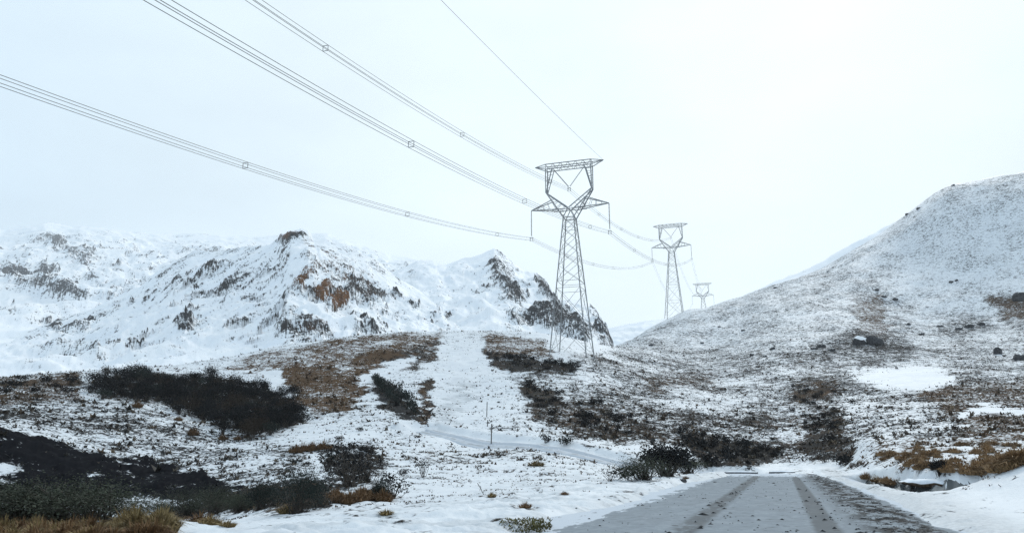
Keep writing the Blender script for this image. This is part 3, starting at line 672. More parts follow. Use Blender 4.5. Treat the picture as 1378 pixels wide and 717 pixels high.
def back_fn(off, h, a, b):
    A = T1+Vector((math.cos(LA), -math.sin(LA), 0))*off+Vector((0, 0, h)); D = Vector((math.sin(LA), math.cos(LA), 0))
    return lambda s: A-D*s+Vector((0, 0, -a*s+b*s*s))
def link_fn(P, Q, sag):
    return lambda s, L=(Q-P).length: P+(Q-P)*(s/L)-Vector((0, 0, 4*sag*(s/L)*(1-s/L)))
def att(T, ang, off, h): return T+Vector((math.cos(ang), -math.sin(ang), 0))*off+Vector((0, 0, h))
GRP = 'bundled conductors of the power line'
for nm, off, h, a, b, sp, lb in (('left', -ARM_X, H_SIDE, .2317, .00045, (23.6, 64.1, 102.2, 142, 175), 'four wires with square spacers from the nearest pylon left arm to the left edge'),
                            ('mid', 0, H_MID, .2264, .00046, (16, 65.1, 102.7, 140, 175), 'four wires with spacers from the nearest pylon window, uppermost of the three bundles'),
                            ('right', ARM_X, H_SIDE, .2257, .00043, (20, 63.1, 100.6, 142, 175), 'four wires with spacers, middle bundle, passing behind the nearest pylon to its right arm')):
    span(lb, back_fn(off, h, a, b), 195, LA, sp, 'power line', GRP, 'conductor_bundle')
span('single thin earth wire running up from the top right tip of the nearest pylon', back_fn(BEAM_X, 43.95, .166, .00013), 190, LA, (), 'power line', 'earth wires', 'earth_wire', False)
for off, h, sg, lb in ((-ARM_X, H_SIDE, 4.9, 'lowest sagging wires between the left arms of the nearest and middle pylons'), (0, H_MID, 5.5, 'uppermost sagging wires between the windows of the nearest and middle pylons'), (ARM_X, H_SIDE, 5., 'sagging wires between the right arms of the nearest and middle pylons')):
    P, Q = att(T1, LA, off, h), att(T2, LA, off, h); L = (Q-P).length
    span(lb, link_fn(P, Q, sg), L, LA, [L*k/6 for k in range(1, 6)], 'power line', GRP, 'conductor_bundle', n=60)
for off, h, lb in ((-ARM_X, H_SIDE, 'faint far wires between the left arms of the middle and far pylons'), (0, H_MID, 'faint far wires between the windows of the middle and far pylons'), (ARM_X, H_SIDE, 'faint far wires between the right arms of the middle and far pylons')):
    P, Q = att(T2, LA, off, h), att(T3, LA2, off, h); L = (Q-P).length
    span(lb, link_fn(P, Q, 14), L, LA, [], 'power line', GRP, 'conductor_bundle', n=50, rad=.016)

# ------------------------------------------------------------------ plants
def shrub_meshes(seed, h, wdt, nst, nleaf, lsize, open_=.5):
    """stems fanning from the root, leaves clustered round their upper parts"""
    R = random.Random(seed); sv, sf, lv, lf = [], [], [], []
    tips = []
    for i in range(nst):
        a = R.uniform(0, 6.28); k = R.uniform(.1, 1)**.6; p0 = Vector((R.gauss(0, .06)*wdt, R.gauss(0, .06)*wdt, -.15))
        tip = Vector((math.cos(a)*wdt*.5*k, math.sin(a)*wdt*.5*k, h*(1-.45*k*k)*R.uniform(.7, 1.05)))
        pm = (p0+tip)*.5+Vector((R.gauss(0, .05)*wdt, R.gauss(0, .05)*wdt, h*.12))
        rad = .012*h+.008
        path = [p0, pm, tip]; n0 = len(sv)
        for j, p in enumerate(path):
            rr = rad*(1-.42*j)
            for q in range(3): sv.append(p+Vector((rr*math.cos(q*2.1), rr*math.sin(q*2.1), 0)))
        for j in range(2):
            for q in range(3): sf.append((n0+j*3+q, n0+j*3+(q+1) % 3, n0+j*3+3+(q+1) % 3, n0+j*3+3+q))
        tips.append((pm, tip))
    for i in range(nleaf):
        pm, tip = R.choice(tips); u = R.uniform(0, 1)**.7
        sp = wdt*(.05+.10*open_)
        p = pm.lerp(tip, u)+Vector((R.gauss(0, sp), R.gauss(0, sp), R.gauss(0, sp*.8)))
        if p.z < .03: p.z = R.uniform(.03, .3*h)
        n = Vector((R.gauss(0, 1), R.gauss(0, 1), R.gauss(.4, .8))).normalized(); a = n.orthogonal().normalized(); a.rotate(Matrix.Rotation(R.uniform(0, 6.28), 3, n)); b = n.cross(a)
        l = lsize*R.uniform(.6, 1.4); n0 = len(lv)
        lv += [p-a*l*.5, p+b*l*.28, p+a*l*.6, p-b*l*.28]; lf.append((n0, n0+1, n0+2, n0+3))
    return mesh('stem', sv, sf), mesh('foliage', lv, lf, False)
def shrub(variant, m, label, pos, rz, sc, group=None, name='shrub'):
    t = thing(name, label, 'shrub', pos, rz, group); t.scale = (sc[0], sc[0], sc[1])
    key = (variant, m.name)
    if key not in SHRUB:
        st, fo = shrub_meshes(*VAR[variant]); st.materials.append(M_STEM); fo.materials.append(m); SHRUB[key] = (st, fo)
    st, fo = SHRUB[key]
    for nm, me in (('stem', st), ('foliage', fo)): o = bpy.data.objects.new(nm, me); COL.objects.link(o); o.parent = t
    return t
SHRUB = {}
#          seed h    w   nst leaf  size open
VAR = {'mass0': (1, 3.0, 4.6, 40, 900, .26, .5), 'mass1': (2, 3.4, 4.0, 36, 850, .25, .4), 'mass2': (3, 2.6, 5.2, 40, 900, .26, .6),
       'bush0': (4, 1.5, 2.4, 60, 5200, .055, .6), 'bush1': (5, 1.35, 2.0, 52, 4600, .055, .6), 'bush2': (6, 1.6, 2.9, 64, 5600, .055, .7),
       'ragged': (12, 2.0, 2.6, 34, 1100, .09, .9), 'thin0': (7, 1.2, 1.3, 12, 140, .10, .4), 'thin1': (8, .9, 1.2, 10, 100, .10, .5), 'spiky': (9, 1.5, 2.0, 70, 2600, .11, .3),
       'scrub0': (10, .8, 1.5, 14, 220, .16, .7), 'scrub1': (11, .65, 1.2, 12, 180, .16, .7)}
def inside(px, py, P): return seg_sdf(np.array([px]), np.array([py]), P)[0] < 0
# the dark thicket on the left slope
TH = [(105,524),(150,508),(190,502),(250,512),(300,512),(350,524),(395,540),(412,572),(385,584),(335,590),(300,582),(262,562),(215,545),(170,538),(130,534)]
cnt = 0; R = random.Random(3)
for row, py in enumerate(np.arange(504, 592, 6.2)):
    x = 110+R.uniform(0, 12)
    while x < 415:
        yy = py+R.uniform(-3, 3)
        if (inside(x+R.gauss(0, 7), yy+R.gauss(0, 5), TH) or R.random() < .04*(90 < x < 425 and inside(x, yy-9, TH))) and R.random() < .93 and cnt < 230:
            p = hit(x, yy, 70, 200); p.z -= .1
            where = 'along the upper edge' if yy < 500+(x-150)*.12+12 else 'at the lower right tip' if x > 375 else 'along the lower edge' if yy > 548+(x-150)*.22 else 'at the left end' if x < 160 else 'in the middle'
            shrub('mass%d' % R.randrange(3), M_LEAF_DARK if R.random() < .72 else M_LEAF_BROWN if R.random() < .6 else M_LEAF_GREEN, 'dark shrub %s of the big thicket on the left snowy slope' % where, p, R.uniform(0, 6.28), (R.uniform(.38, .85), R.uniform(.35, .85)), 'shrubs %s of the dark thicket' % where); cnt += 1
        x += R.uniform(11, 17)
print('thicket', cnt)
for x, y in ((20,522),(48,528),(8,530),(75,522),(95,516),(60,514),(30,512),(5,518),(88,530)):
    shrub('scrub%d' % R.randrange(2), M_LEAF_DARK, 'low brown scrub on the crest at the far left of the snowy meadow', hit(x, y, 90, 190), R.uniform(0, 6), (R.uniform(1.2, 2), R.uniform(1., 1.6)), 'low scrub left of the dark thicket')
# bushes along the foot of the left verge
for i, (x, y, sx, sz) in enumerate(((-30,700,1.2,.62),(25,702,1.2,.55),(80,700,1.1,.6),(130,702,1.1,.52),(175,698,1.1,.5),(60,685,1.3,.6),(150,686,1.2,.6),(215,694,1.,.55),(250,692,1.,.75),(290,692,1.05,.85),(322,690,.8,.62))):
    p = hit(x, y, 15, 60)
    shrub('bush%d' % (i % 3), M_LEAF_OLIVE, 'dense dark green bush in the row along the foot of the left verge', p, R.uniform(0, 6), (sx, sz), 'row of dark green bushes behind the dry grass at lower left')
for x, y, v, mm, s, lb in ((352,686,'bush1',M_LEAF_GREEN,(.75,.8),'small dark bush just right of the dense bush row, left of the dry tuft'),
    (400,690,'bush0',M_LEAF_GREEN,(.7,.85),'dark bush behind the pale dry tuft at the edge of the left verge'),
    (428,684,'thin0',M_LEAF_GREEN,(.9,.95),'open dark bush between the pale dry tuft and the brown grass clump'),
    (470,656,'ragged',M_LEAF_DARK,(1.,1.),'tall dark straggling bush above the brown grass clump'),
    (492,650,'ragged',M_LEAF_BROWN,(.6,.6),'dark ragged bush right of the tall straggling bush'),
    (440,634,'thin0',M_LEAF_GREEN,(1.2,1.3),'small upright bush on the snow left of the tall straggling bush'),
    (462,610,'thin1',M_LEAF_DARK,(1.,1.),'sparse twiggy bush on the snow above the tall straggling bush'),
    (528,670,'thin1',M_LEAF_GREEN,(1.1,.9),'low dark bush at the right end of the brown grass clump'),
    (512,672,'bush1',M_LEAF_GREEN,(.45,.5),'small dark bush touching the brown grass clump'),
    (569,642,'thin0',M_LEAF_GREEN,(.8,.9),'lone thin sapling in the middle of the snow field'),
    (866,645,'bush0',M_LEAF_OLIVE,(1.25,.72),'olive green bush left in the clump beside the road'),
    (898,641,'spiky',M_LEAF_DARK,(1.7,1.4),'dark spiky bush with upright shoots beside the left road edge'),
    (926,637,'bush1',M_LEAF_OLIVE,(1.4,.8),'low dark bush right in the clump beside the road'),
    (820,647,'thin1',M_LEAF_DARK,(1.3,.8),'sparse twiggy plant left of the roadside bush clump'),
    (845,646,'scrub0',M_LEAF_OLIVE,(.8,.8),'low olive scrub at the left foot of the roadside clump'),
    (1265,640,'spiky',M_LEAF_DARK,(.45,.62),'small dark upright plant on the right bank above the stream'),
    (1110,622,'thin0',M_LEAF_DARK,(1.5,1.2),'dark scrub on the bank right of the road end'),
    (1135,626,'scrub1',M_LEAF_DARK,(1.6,1.6),'dark scrub hanging over the snow bank right of the road end'),
    (985,622,'scrub0',M_LEAF_DARK,(1.6,1.7),'dark scrub above the stone kerb at the road end'),
    (960,628,'scrub1',M_LEAF_DARK,(1.6,1.8),'dark brown scrub right of the spiky roadside bush'),
    (735,596,'scrub0',M_LEAF_DARK,(.7,.9),'dark leafy shrub on the bank above the track, left of its pair'),
    (762,598,'scrub1',M_LEAF_GREEN,(1.2,1.2),'grey green shrub on the bank above the track'),
    (1115,595,'scrub1',M_LEAF_DARK,(1.4,1.4),'dark scrub low in the dark gully right of centre')):
    shrub(v, mm, lb, hit(x, y, 15, 160), R.uniform(0, 6), s)
for i in range(18):
    x = R.gauss(485, 26); y = R.gauss(622, 16)
    shrub('scrub%d' % (i % 2), M_LEAF_DARK if i % 3 else M_LEAF_BROWN, 'low dark scrub scattered on the snow round the tall straggling bush', hit(x, y, 25, 110), R.uniform(0, 6), (R.uniform(.3, .8), R.uniform(.3, .8)), 'scrub round the straggling bush')
for i in range(16):
    x, y = R.uniform(504, 556), 0; y = 520+(x-504)*.75+R.uniform(-14, 6)
    shrub('scrub%d' % (i % 2), M_LEAF_GREEN, 'dark green shrub in the strip left of the cleared snow slope', hit(x, y, 70, 200), R.uniform(0, 6), (R.uniform(.9, 1.4), R.uniform(1.6, 2.4)), 'dark green shrubs left of the cleared strip')
for i in range(36):
    u_ = R.random(); x = 1066+60*u_+R.gauss(0, 20); y = 520+72*u_+R.gauss(0, 9)
    shrub('scrub%d' % (i % 2), M_LEAF_DARK, 'dark scrub filling the gully right of centre', hit(x, y, 70, 240), R.uniform(0, 6), (R.uniform(.4, 1.4), R.uniform(.4, 1.2)), 'dark scrub of the gully')
for i in range(36):
    t_ = R.random(); x = 700+t_*150+R.uniform(-12, 12); y = 525+t_*45+R.uniform(-16, 22)
    shrub('scrub%d' % (i % 2), M_LEAF_DARK, 'dark heather scrub on the slope right of the cleared strip', hit(x, y, 70, 200), R.uniform(0, 6), (R.uniform(.7, 1.5), R.uniform(.7, 1.3)), 'heather scrub right of the cleared strip')
for i in range(34):
    x = R.uniform(915, 1050); y = 590+(x-915)*.2+R.uniform(-12, 10)
    shrub('scrub%d' % (i % 2), M_LEAF_DARK, 'dark brown scrub on the bank behind the road end', hit(x, y, 66, 130), R.uniform(0, 6), (R.uniform(.6, 1.2), R.uniform(.6, 1.3)), 'scrub on the bank behind the road end')
for i in range(26):
    x = R.uniform(655, 775); y = 480+(x-655)*.13+R.uniform(-5, 7)
    shrub('scrub%d' % (i % 2), M_LEAF_DARK, 'dark shrub in the belt below the brown crest left of the nearest pylon', hit(x, y, 120, 230), R.uniform(0, 6), (R.uniform(1., 2.), R.uniform(.8, 1.4)), 'dark shrubs below the brown crest')

# ------------------------------------------------------------------ grass tussocks
def tussock_mesh(seed, h, wdt, n, up=.5):
    R = random.Random(seed); v, f = [], []
    for i in range(n):
        a = R.uniform(0, 6.28); k = R.random()**.5; b0 = Vector((math.cos(a)*wdt*.3*k, math.sin(a)*wdt*.3*k, -.04)); l = h*R.uniform(.35, 1.15)*(1-.35*k)
        a2 = a+R.gauss(0, .7); d = Vector((math.cos(a2), math.sin(a2), 0)); lean = (.15+.95*k)*R.uniform(.5, 1.1); s = Vector((-d.y, d.x, 0))*(.005+.007*R.random())*(1+h)
        m_ = b0+Vector((0, 0, l*.6*(1-.3*lean)))+d*l*lean*.32; tp = m_+Vector((0, 0, l*(.38-.55*lean)))+d*l*lean*.5
        if tp.z < 0: tp.z = .01
        n0 = len(v); v += [b0-s, b0+s, m_+s*.8, m_-s*.8, tp]; f += [(n0, n0+1, n0+2, n0+3), (n0+3, n0+2, n0+4)]
    return mesh('tussock', v, f, False)
TU = [tussock_mesh(20+i, .72, .9, 330) for i in range(4)]; TM = {}
def tussock(p, m, label, sc, group=None, name='grass_tussock'):
    i = R.randrange(4); k = (i, m.name)
    if k not in TM: TM[k] = TU[i].copy(); TM[k].materials.append(m)
    o = bpy.data.objects.new(name, TM[k]); COL.objects.link(o); o.location = p; o.rotation_euler = (0, 0, R.uniform(0, 6)); o.scale = sc
    return tag(o, label, 'grass', group)
for i in range(84):
    x = R.choice((-12, 15, 52, 85, 108, 150, 196, 205))+R.gauss(0, 9); y = R.uniform(708, 744)
    tussock(hit(x, y, 14, 40), M_GRASS if R.random() < .6 else M_GRASS_Y, 'dry brown grass tussock at the bottom left corner in front of the dark bushes', (R.uniform(.5, 1.),)*2+(R.uniform(.22, .72),), 'dry grass tussocks along the bottom left')
for i in range(14):
    x = R.uniform(165, 225); y = R.uniform(704, 722)
    tussock(hit(x, y, 14, 40), M_GRASS_Y, 'yellowish straw grass tussock at the edge of the snow at lower left', (R.uniform(.7, 1.),)*2+(R.uniform(.7, 1.),), 'yellow grass tussocks at the snow edge')
for i in range(26):
    x = R.uniform(445, 522); y = 672+R.uniform(-5, 6)-(x-445)*.04
    tussock(hit(x, y, 14, 60), M_GRASS, 'orange brown grass tussock in the clump below the tall straggling bush', (R.uniform(.7, 1.),)*2+(R.uniform(.6, .9),), 'orange brown grass clump below the dark bush')
for x, y, s, m_, lb in ((722,627,1.3,M_GRASS_Y,'single straw coloured tussock alone on the snow below the track'),(270,704,.9,M_GRASS,'stiff brown tuft standing in snow at the verge, left'),(283,706,.7,M_GRASS_Y,'thin straw tuft beside the stiff brown tuft'),(306,708,.45,M_GRASS_Y,'small green yellow tuft flat on the verge snow'),(387,690,.8,M_GRASS_Y,'pale dry tuft in front of the dark bush at the verge'),
    (520,692,.4,M_GRASS_Y,'small tuft breaking through the verge snow below the brown clump'),(662,668,.4,M_GRASS_Y,'little tuft at the field edge beside a dead twig'),(707,683,.4,M_GRASS,'flattened brown tuft on the verge near the road'),(760,665,.3,M_GRASS,'tiny brown tuft on the verge snow'),(923,644,.5,M_GRASS,'brown tuft behind the dark stone at the road edge')):
    tussock(hit(x, y, 12, 110), m_, lb, (s*1.35, s*1.2, s*.75))
for i in range(10):
    x, y = ((320,592),(332,590),(408,608),(420,606),(398,610),(436,605),(300,592),(260,585),(240,566),(185,548))[i]
    tussock(hit(x, y, 50, 130), M_GRASS, 'brown tussock on the snow below the dark thicket', (R.uniform(1.2, 2.),)*3, 'brown tussocks below the thicket')
BK = [([(1300,640),(1385,642),(1385,608),(1318,614)],78,'in the thick golden brown mass behind the big snow drift'),([(1175,625),(1300,640),(1300,618),(1190,608)],34,'above the undercut snow ledge'),
      ([(1140,640),(1200,650),(1210,655),(1150,642)],8,'at the road edge left of the stream'),([(1160,615),(1260,600),(1378,590),(1378,610),(1250,615)],22,'higher up the right bank with snow between')]
for P, n, wh in BK:
    k = 0
    while k < n:
        x = R.uniform(min(p[0] for p in P), max(p[0] for p in P)); y = R.uniform(min(p[1] for p in P), max(p[1] for p in P))
        if not inside(x, y, P): continue
        tussock(hit(x, y, 28, 110), M_RUSSET, 'russet grass tussock %s' % wh, (R.uniform(.8, 1.5),)*2+(R.uniform(.6, 1.1),), 'russet tussocks %s' % wh); k += 1

# ------------------------------------------------------------------ countless small growth: heath tufts breaking the snow
def scatter_stuff():
    n = 420000; az = rng.uniform(math.radians(-36), math.radians(36), n); r = np.exp(rng.uniform(math.log(26), math.log(300), n))
    x, y = r*np.sin(az), r*np.cos(az); z = ground(x, y); v, b = cover(x, y, z); z = relief(x, y, z, v)
    s, q = road_frame(x, y); clump = fbm(x*.45, y*.45, 3)
    keep = (rng.random(n) < np.clip((v-.06)*.62*np.clip(.55+2.4*clump, .03, 2.2), 0, .8)) & ~((q > QL-1.5) & (q < QR+2) & (s < 86)) & (v < .93) & ((b > -.1) | (rng.random(n) < .22)) & (poly_dist(x, y, TRACK)[0] > 2) & (poly_dist(x, y, STREAM)[0] > 1.4)
    keep &= rng.random(n) < np.clip(r/110, .22, 1)
    x, y, z, v, b, r = (q_[keep] for q_ in (x, y, z, v, b, r)); n = len(x); print('heath tufts', n)
    k = 4; h = np.clip(rng.lognormal(-2.15, .55, n), .04, .1+.4*sstep(40, 75, r))*(.6+.9*np.clip(v, 0, 1))*(.7+.4*np.clip(r/120, 0, 1)); a = rng.uniform(0, 6.28, (n, k)); ln = rng.uniform(.3, 1.7, (n, k))
    bx = x[:, None]; by = y[:, None]; wd = h[:, None]*rng.uniform(.25, .6, (n, k))
    tx, ty = bx+np.cos(a)*h[:, None]*ln, by+np.sin(a)*h[:, None]*ln; tz = z[:, None]+h[:, None]*rng.uniform(.6, 1.1, (n, k))
    p0 = np.stack([bx-np.sin(a)*wd, by+np.cos(a)*wd, np.repeat(z[:, None], k, 1)-.05], -1); p1 = np.stack([bx+np.sin(a)*wd, by-np.cos(a)*wd, np.repeat(z[:, None], k, 1)-.05], -1); p2 = np.stack([tx, ty, tz], -1)
    co = np.stack([p0, p1, p2], 2).reshape(-1, 3); m = n*k
    me = bpy.data.meshes.new('heath'); me.vertices.add(m*3); me.vertices.foreach_set('co', co.astype(np.float32).ravel())
    me.loops.add(m*3); me.loops.foreach_set('vertex_index', np.arange(m*3, dtype=np.int32)); me.polygons.add(m)
    me.polygons.foreach_set('loop_start', np.arange(0, m*3, 3, dtype=np.int32)); me.polygons.foreach_set('loop_total', np.full(m, 3, np.int32)); me.update(calc_edges=True)
    at_ = me.color_attributes.new('cover', 'FLOAT_COLOR', 'POINT'); c = np.zeros((m*3, 4), np.float32); c[:, 0] = np.repeat(np.clip(b+rng.normal(0, .25, n), 0, 1), k*3); c[:, 1] = np.repeat(rng.random(n), k*3); c[:, 3] = 1
    at_.data.foreach_set('color', c.ravel())
    mm, t, bs = mat('heath_growth'); an = N(t, 'ShaderNodeAttribute', attribute_name='cover'); sp = N(t, 'ShaderNodeSeparateColor'); t.links.new(an.outputs['Color'], sp.inputs[0])
    c_ = mix(t, sp.outputs[0], (.026, .026, .025), (.125, .075, .038)); c_ = mix(t, rng_(t, sp.outputs[1], .5, 1., 0., .45), c_, (.17, .13, .08))
    t.links.new(c_, bs.inputs['Base Color']); bs.inputs['Roughness'].default_value = .9
    link('heath_tufts', me, mm, kind='stuff')
scatter_stuff()

# ------------------------------------------------------------------ rocks, posts, kerbs and small things
def rock_mesh(seed, flat=1.):
    bm = bmesh.new(); bmesh.ops.create_icosphere(bm, subdivisions=3, radius=.5); o = seed*7.3
    for v in bm.verts:
        p = v.co.copy(); n = perlin(np.array([p.x*2.2+o]), np.array([p.y*2.2+p.z*1.7+o]))[0]; n2 = perlin(np.array([p.x*6+o]), np.array([p.z*6+p.y*4-o]))[0]
        v.co = p*(1+.45*n+.12*n2); v.co.z *= flat
        for ax in range(3): v.co[ax] = max(-.42, min(.42, v.co[ax]))
    me = bpy.data.meshes.new('rock'); bm.to_mesh(me); bm.free(); me.materials.append(M_ROCK); return me
RM = [rock_mesh(i+1, .8) for i in range(4)]+[rock_mesh(3.3, .85), rock_mesh(5.1, .8)]
for me_, lim in ((RM[4], .46), (RM[5], .46)):                # blocky, flat-sided
    for v in me_.vertices: v.co = [max(-lim, min(lim, c*1.12)) for c in v.co]
    me_.polygons.foreach_set('use_smooth', [False]*len(me_.polygons))
M_CAPPED = M_ROCK.copy(); M_CAPPED.name = 'snow_capped_rock'
for nd in M_CAPPED.node_tree.nodes:
    if nd.type == 'MAP_RANGE' and abs(nd.inputs['From Min'].default_value-.86) < .001: nd.inputs['From Min'].default_value = .15; nd.inputs['From Max'].default_value = .35
RM[5].materials[0] = M_CAPPED
def rock(x, y, size, label, r0=8, r1=470, squash=1., group=None, var=None):
    p = hit(x, y, r0, r1); o = bpy.data.objects.new('boulder', RM[R.randrange(4) if var is None else var]); COL.objects.link(o)
    s = size*math.hypot(p.x, p.y)/F; o.location = p+Vector((0, 0, s*.04*squash)); o.scale = (s, s*.9, s*squash); o.rotation_euler = (R.uniform(-.2, .2), R.uniform(-.2, .2), R.uniform(0, 6))
    return tag(o, label, 'boulder', group)
rock(1176,463,22,'big square dark boulder on the right hill beside the snow capped one',200,400,.95,None,4)
rock(1158,463,17,'snow capped boulder leaning against the big dark boulder on the right hill',200,400,1.2,None,5)
rock(1374,403,20,'dark overhanging boulder near the right edge high on the right hill',200,400,.8)
rock(1374,484,18,'dark rock at the right edge at the foot of the right hill',120,300,.9)
rock(1343,476,10,'small upright rock left of the dark rock at the right hill foot',120,330,1.6)
for x, y, s in ((1105,467,14),(1095,470,9),(1120,472,10),(1222,437,7),(1265,440,9),(1305,440,12),(1290,443,9),(1320,437,9),(1240,450,7),(1012,478,8),(1040,470,9),(1190,400,7),(1205,404,8),(1180,391,6),(1280,380,6),(1287,378,5),(876,465,8),(1030,480,6),(968,440,5),(1000,445,6),(945,462,6),(1283,250,5),(1221,289,6),(1236,281,6),(1114,366,4),(1043,388,5)):
    rock(x, y, s, 'dark rock poking through the snow on the right hill', 180, 455, .7, 'scattered rocks on the right hill')
rock(918,647,13,'dark flat stone lying at the left edge of the road',20,80,.5)
for x, y in ((775,684),(806,672),(903,657),(930,662),(830,662),(724,660)): rock(x, y, 4, 'small dark pebble on the snowy verge left of the road', 15, 80, .6, 'pebbles on the left verge')
def kerb(px, py, L, h, label, r):
    p = at(px, py, r); v = []; f = []
    n = 6
    for i in range(n+1):
        x = -L/2+L*i/n; j = .02*math.sin(i*2.3)
        for y, z in ((-.25, -.4), (-.25+j, h), (.25, h+j), (.25, -.4)): v.append((x, y, z))
    for i in range(n):
        for q in range(4): f.append((i*4+q, i*4+(q+1) % 4, i*4+4+(q+1) % 4, i*4+4+q))
    f += [(3, 2, 1, 0), (n*4, n*4+1, n*4+2, n*4+3)]
    me = mesh('stone', v, f, False); z = gz(p[0], p[1]); t = thing('kerb_stone', label, 'kerb', (p[0], p[1], max(z, road_z(p[0]*RD[0]+p[1]*RD[1]))+.02), -RA+random.uniform(-.15, .15))
    link('stone', me, M_CONC, t)
    v2 = []; f2 = []
    for i in range(9):
        x = -L/2*.97+L*.97*i/8; e = min(1, i/1.5, (8-i)/1.5)
        for k in range(5):
            y = -.24+.48*k/4; v2.append((x, y, h+.004+(.10+.03*math.sin(i*1.9))*math.sin(math.pi*k/4)**.6*e))
    for i in range(8):
        for k in range(4): f2.append((i*5+k, i*5+5+k, i*5+6+k, i*5+1+k))
    link('snow_cap', mesh('snow_cap', v2, f2), M_SNOW, t)
M_SNOW = plain('fresh_snow', (.80, .845, .90), .65, .04, 2., bmp=.05)
kerb(997,629,2.6,.10,'long low dark stone kerb under snow at the left of the road end',69)

kerb(1052,629,2.0,.10,'dark stone kerb at the end of the road beside the left wheel track',70)
def post(px, py, h, label):
    p = hit(px, py, 40, 140); v, f = [], []; k = 8; pr = [(-.3, .055), (h-.02, .05), (h, .04)]
    for z, r in pr:
        for j in range(k): v.append((r*math.cos(j*6.283/k), r*math.sin(j*6.283/k), z))
    for i in range(2):
        for j in range(k): f.append((i*k+j, i*k+(j+1) % k, i*k+k+(j+1) % k, i*k+k+j))
    f.append(tuple(range(2*k, 3*k)))
    o = link('post', mesh('post', v, f, False), M_WOOD); o.location = p; o.rotation_euler = (.02, .02, 0); return tag(o, label, 'post')
post(655,561,1.95,'upper thin wooden post on the snow above the track'); post(661,598,1.95,'lower thin wooden post at the near side of the track'); post(656,574,.8,'short stake between the two taller posts')
def twig(px, py, L, ang, label, sub=3, rad=.015, up=.3, name='twig', r0=10, r1=120):
    p = hit(px, py, r0, r1); RR_ = random.Random(px); v, f = [], []
    def stick(a, b, r_):
        q = [a.lerp(b, i/4)+Vector((RR_.gauss(0, .02), RR_.gauss(0, .02), RR_.gauss(0, .02)))*L for i in range(5)]
        n0 = len(v); tv, tf = tube(q, r_, 5); v.extend(tv); f.extend([tuple(n0+k for k in x) for x in tf]); return q
    d = Vector((math.cos(ang), math.sin(ang), up)); q = stick(Vector((0, 0, -.02)), d*L, rad)
    for i in range(sub): stick(q[1+i % 3], q[1+i % 3]+Vector((RR_.uniform(-.5, .5), RR_.uniform(-.3, .3), RR_.uniform(.1, .5)))*L*.5, rad*.7)
    o = link(name, mesh(name, v, f), M_STEM); o.location = p; return tag(o, label, 'twig')
twig(1341,657,.55,.1,'dark curved twig sticking out of the big snow drift on the right',1,.014,.25)
twig(652,666,.45,2.2,'dead twig standing at the edge of the field snow',2,.012,.9)
twig(625,616,3.0,3.0,'long dark fallen branch lying on the snow below the track',0,.05,.0,'fallen_branch',40,120)
def moss(px, py, wdt, n):
    vs, fs = [], []
    c = hit(px, py, 10, 40)
    for i in range(n):
        a, k = R.uniform(0, 6.28), R.random()**.5; x = c.x+math.cos(a)*wdt*k; y = c.y+math.sin(a)*wdt*.9*k; z = gz(x, y) if i % 12 == 0 else moss.z
        moss.z = z; l = R.uniform(.03, .11); d = R.uniform(0, 6.28); n0 = len(vs)
        vs += [(x-math.sin(d)*.02, y+math.cos(d)*.02, z-.02), (x+math.sin(d)*.02, y-math.cos(d)*.02, z-.02), (x+math.cos(d)*l, y+math.sin(d)*l, z+R.uniform(.005, .045))]; fs.append((n0, n0+1, n0+2))
    return vs, fs
V_, F_ = [], []
for px, py, wd, n in ((705,713,.5,900),(722,711,.35,500),(770,708,.25,350),(785,704,.2,260),(750,699,.14,160),(800,700,.1,90)):
    a, b = moss(px, py, wd, n); i0 = len(V_); V_ += a; F_ += [tuple(i0+k for k in q) for q in b]
link('verge_moss', mesh('moss', V_, F_, False), M_MOSS, kind='stuff')

def ledge(path, depth, label):
    """undercut bank: a lip of turf and snow overhanging the stream's far side"""
    P = np.array([at(*p)[:2] for p in path]); L = np.concatenate([[0], np.cumsum(np.hypot(*np.diff(P, axis=0).T))]); n = 70; l = np.linspace(0, L[-1], n)
    cx, cy = np.interp(l, L, P[:, 0]), np.interp(l, L, P[:, 1]); rr = np.hypot(cx, cy); ux, uy = cx/rr, cy/rr
    rag = .34*fbm(l*.7, l*0+3.3, 5); e = np.minimum(1, np.minimum(l, L[-1]-l)/2.6)**.7
    prof = [(2.2, -.30), (.5, -.22), (.06, -.16), (-.02, -.02), (.03, .10), (.25, .17), (.8, .22), (1.6, .22), (depth, -.05)]
    V = np.stack([np.stack([cx+ux*(a+rag*(i in (2, 3, 4, 5))), cy+uy*(a+rag*(i in (2, 3, 4, 5))), -.02+b*e+.11*fbm(l*.6+i*.2, l*0+i*.3, 3)*(i > 2)], -1) for i, (a, b) in enumerate(prof)], 0)
    me = grid_mesh('snow_ledge', V[..., 0], V[..., 1], V[..., 2]); me.materials.append(M_SNOW); me.materials.append(M_TURF)
    idx = np.repeat(np.arange(len(prof)-1), n-1); me.polygons.foreach_set('material_index', np.where(idx < 3, 1, 0).astype(np.int32)); me.update()
    link('snow_ledge', me, None, kind='structure')
M_TURF = plain('wet_turf', (.07, .045, .028), .95, .4, 5., bmp=.05)
ledge(((1208,655,50),(1225,655,48.6),(1240,655,47.8),(1268,657,47.2),(1300,657,47.6),(1345,655,48.5),(1400,653,50)), 3.0, '')
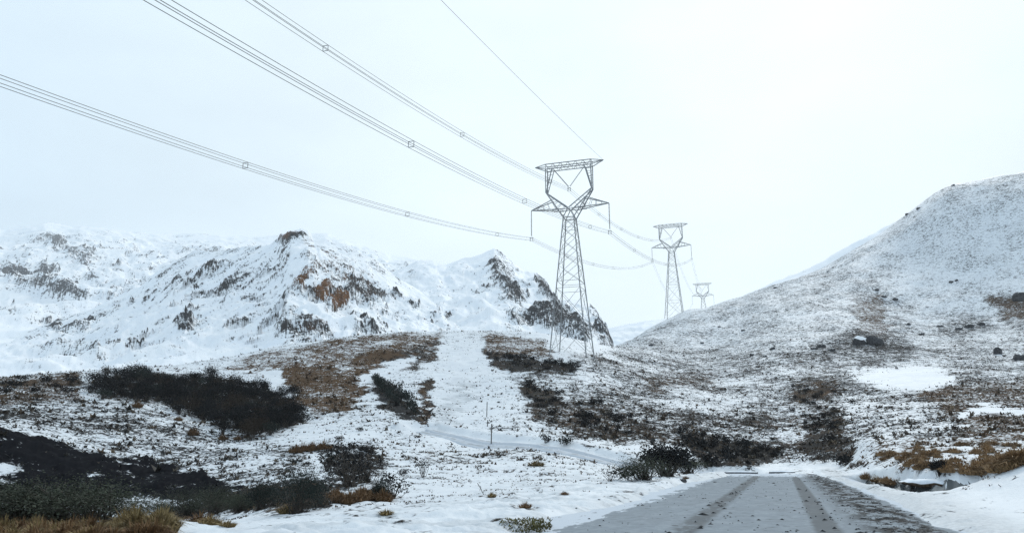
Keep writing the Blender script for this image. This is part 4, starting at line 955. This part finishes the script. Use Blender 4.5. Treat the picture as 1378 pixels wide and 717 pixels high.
def road_grit():
    n = 2600; s = np.exp(rng.uniform(math.log(9), math.log(66), n)); u = rng.random(n)
    q = np.where(u < .62, rng.normal(2.15, .38, n), np.where(u < .64, rng.normal(-1.85, .16, n), rng.uniform(QL+.3, QR, n)))
    x = s*RD[0]+q*RR[0]; y = s*RD[1]+q*RR[1]; cl = fbm(x*.9, y*.6, 3)
    keep = (rng.random(n) < np.clip(.45+1.6*cl, .05, 1)) & (q < QR-.05); s, q, x, y = s[keep], q[keep], x[keep], y[keep]; n = len(s)
    r = np.clip(rng.lognormal(-3.55, .45, n), .012, .09); k = 5; a = rng.uniform(0, 6.28, n)[:, None]+np.arange(k)*2*np.pi/k; rr = r[:, None]*rng.uniform(.6, 1.3, (n, k)); el = rng.uniform(1, 2.4, n)[:, None]
    ex, ey = np.cos(a)*rr*el, np.sin(a)*rr
    vx = x[:, None]+ex*RR[0]+ey*RD[0]; vy = y[:, None]+ex*RR[1]+ey*RD[1]; vz = np.full((n, k), -.012)
    top = np.stack([x, y, np.clip(r*.35, .01, .035)+.012], -1)[:, None]; co = np.concatenate([np.stack([vx, vy, vz], -1), top], 1).reshape(-1, 3)
    f = [(i*6+j, i*6+(j+1) % 5, i*6+5) for i in range(n) for j in range(5)]
    link('road_grit', mesh('grit', co, f, False), M_GRIT, kind='stuff')
M_GRIT = plain('wet_grit', (.030, .031, .033), .7, .4, 9., spec=.2)
road_grit()
# ------------------------------------------------------------------ haze
def haze():
    bm = bmesh.new(); bmesh.ops.create_cube(bm, size=2); me = bpy.data.meshes.new('haze'); bm.to_mesh(me); bm.free()
    m = bpy.data.materials.new('haze'); m.use_nodes = True; t = m.node_tree; t.nodes.clear()
    o_ = N(t, 'ShaderNodeOutputMaterial'); v = N(t, 'ShaderNodeVolumePrincipled'); v.inputs['Color'].default_value = (.97, .985, 1, 1); v.inputs['Density'].default_value = HAZE; v.inputs['Anisotropy'].default_value = .2
    t.links.new(v.outputs[0], o_.inputs['Volume'])
    o = link('haze', me, m, kind='stuff'); lo, hi = 1e9, -1e9
    for ob in C.objects:
        if ob.type == 'MESH' and ob.get('kind') == 'structure':
            z = np.empty(len(ob.data.vertices)*3, np.float32); ob.data.vertices.foreach_get('co', z); lo = min(lo, z[2::3].min()); hi = max(hi, z[2::3].max())
    print('extent', lo, hi); hi = max(hi, 160.)
    o.scale = (4200, 3000, (hi+6-lo+1)/2); o.location = (0, 1600, (hi+6+lo-1)/2)
haze()
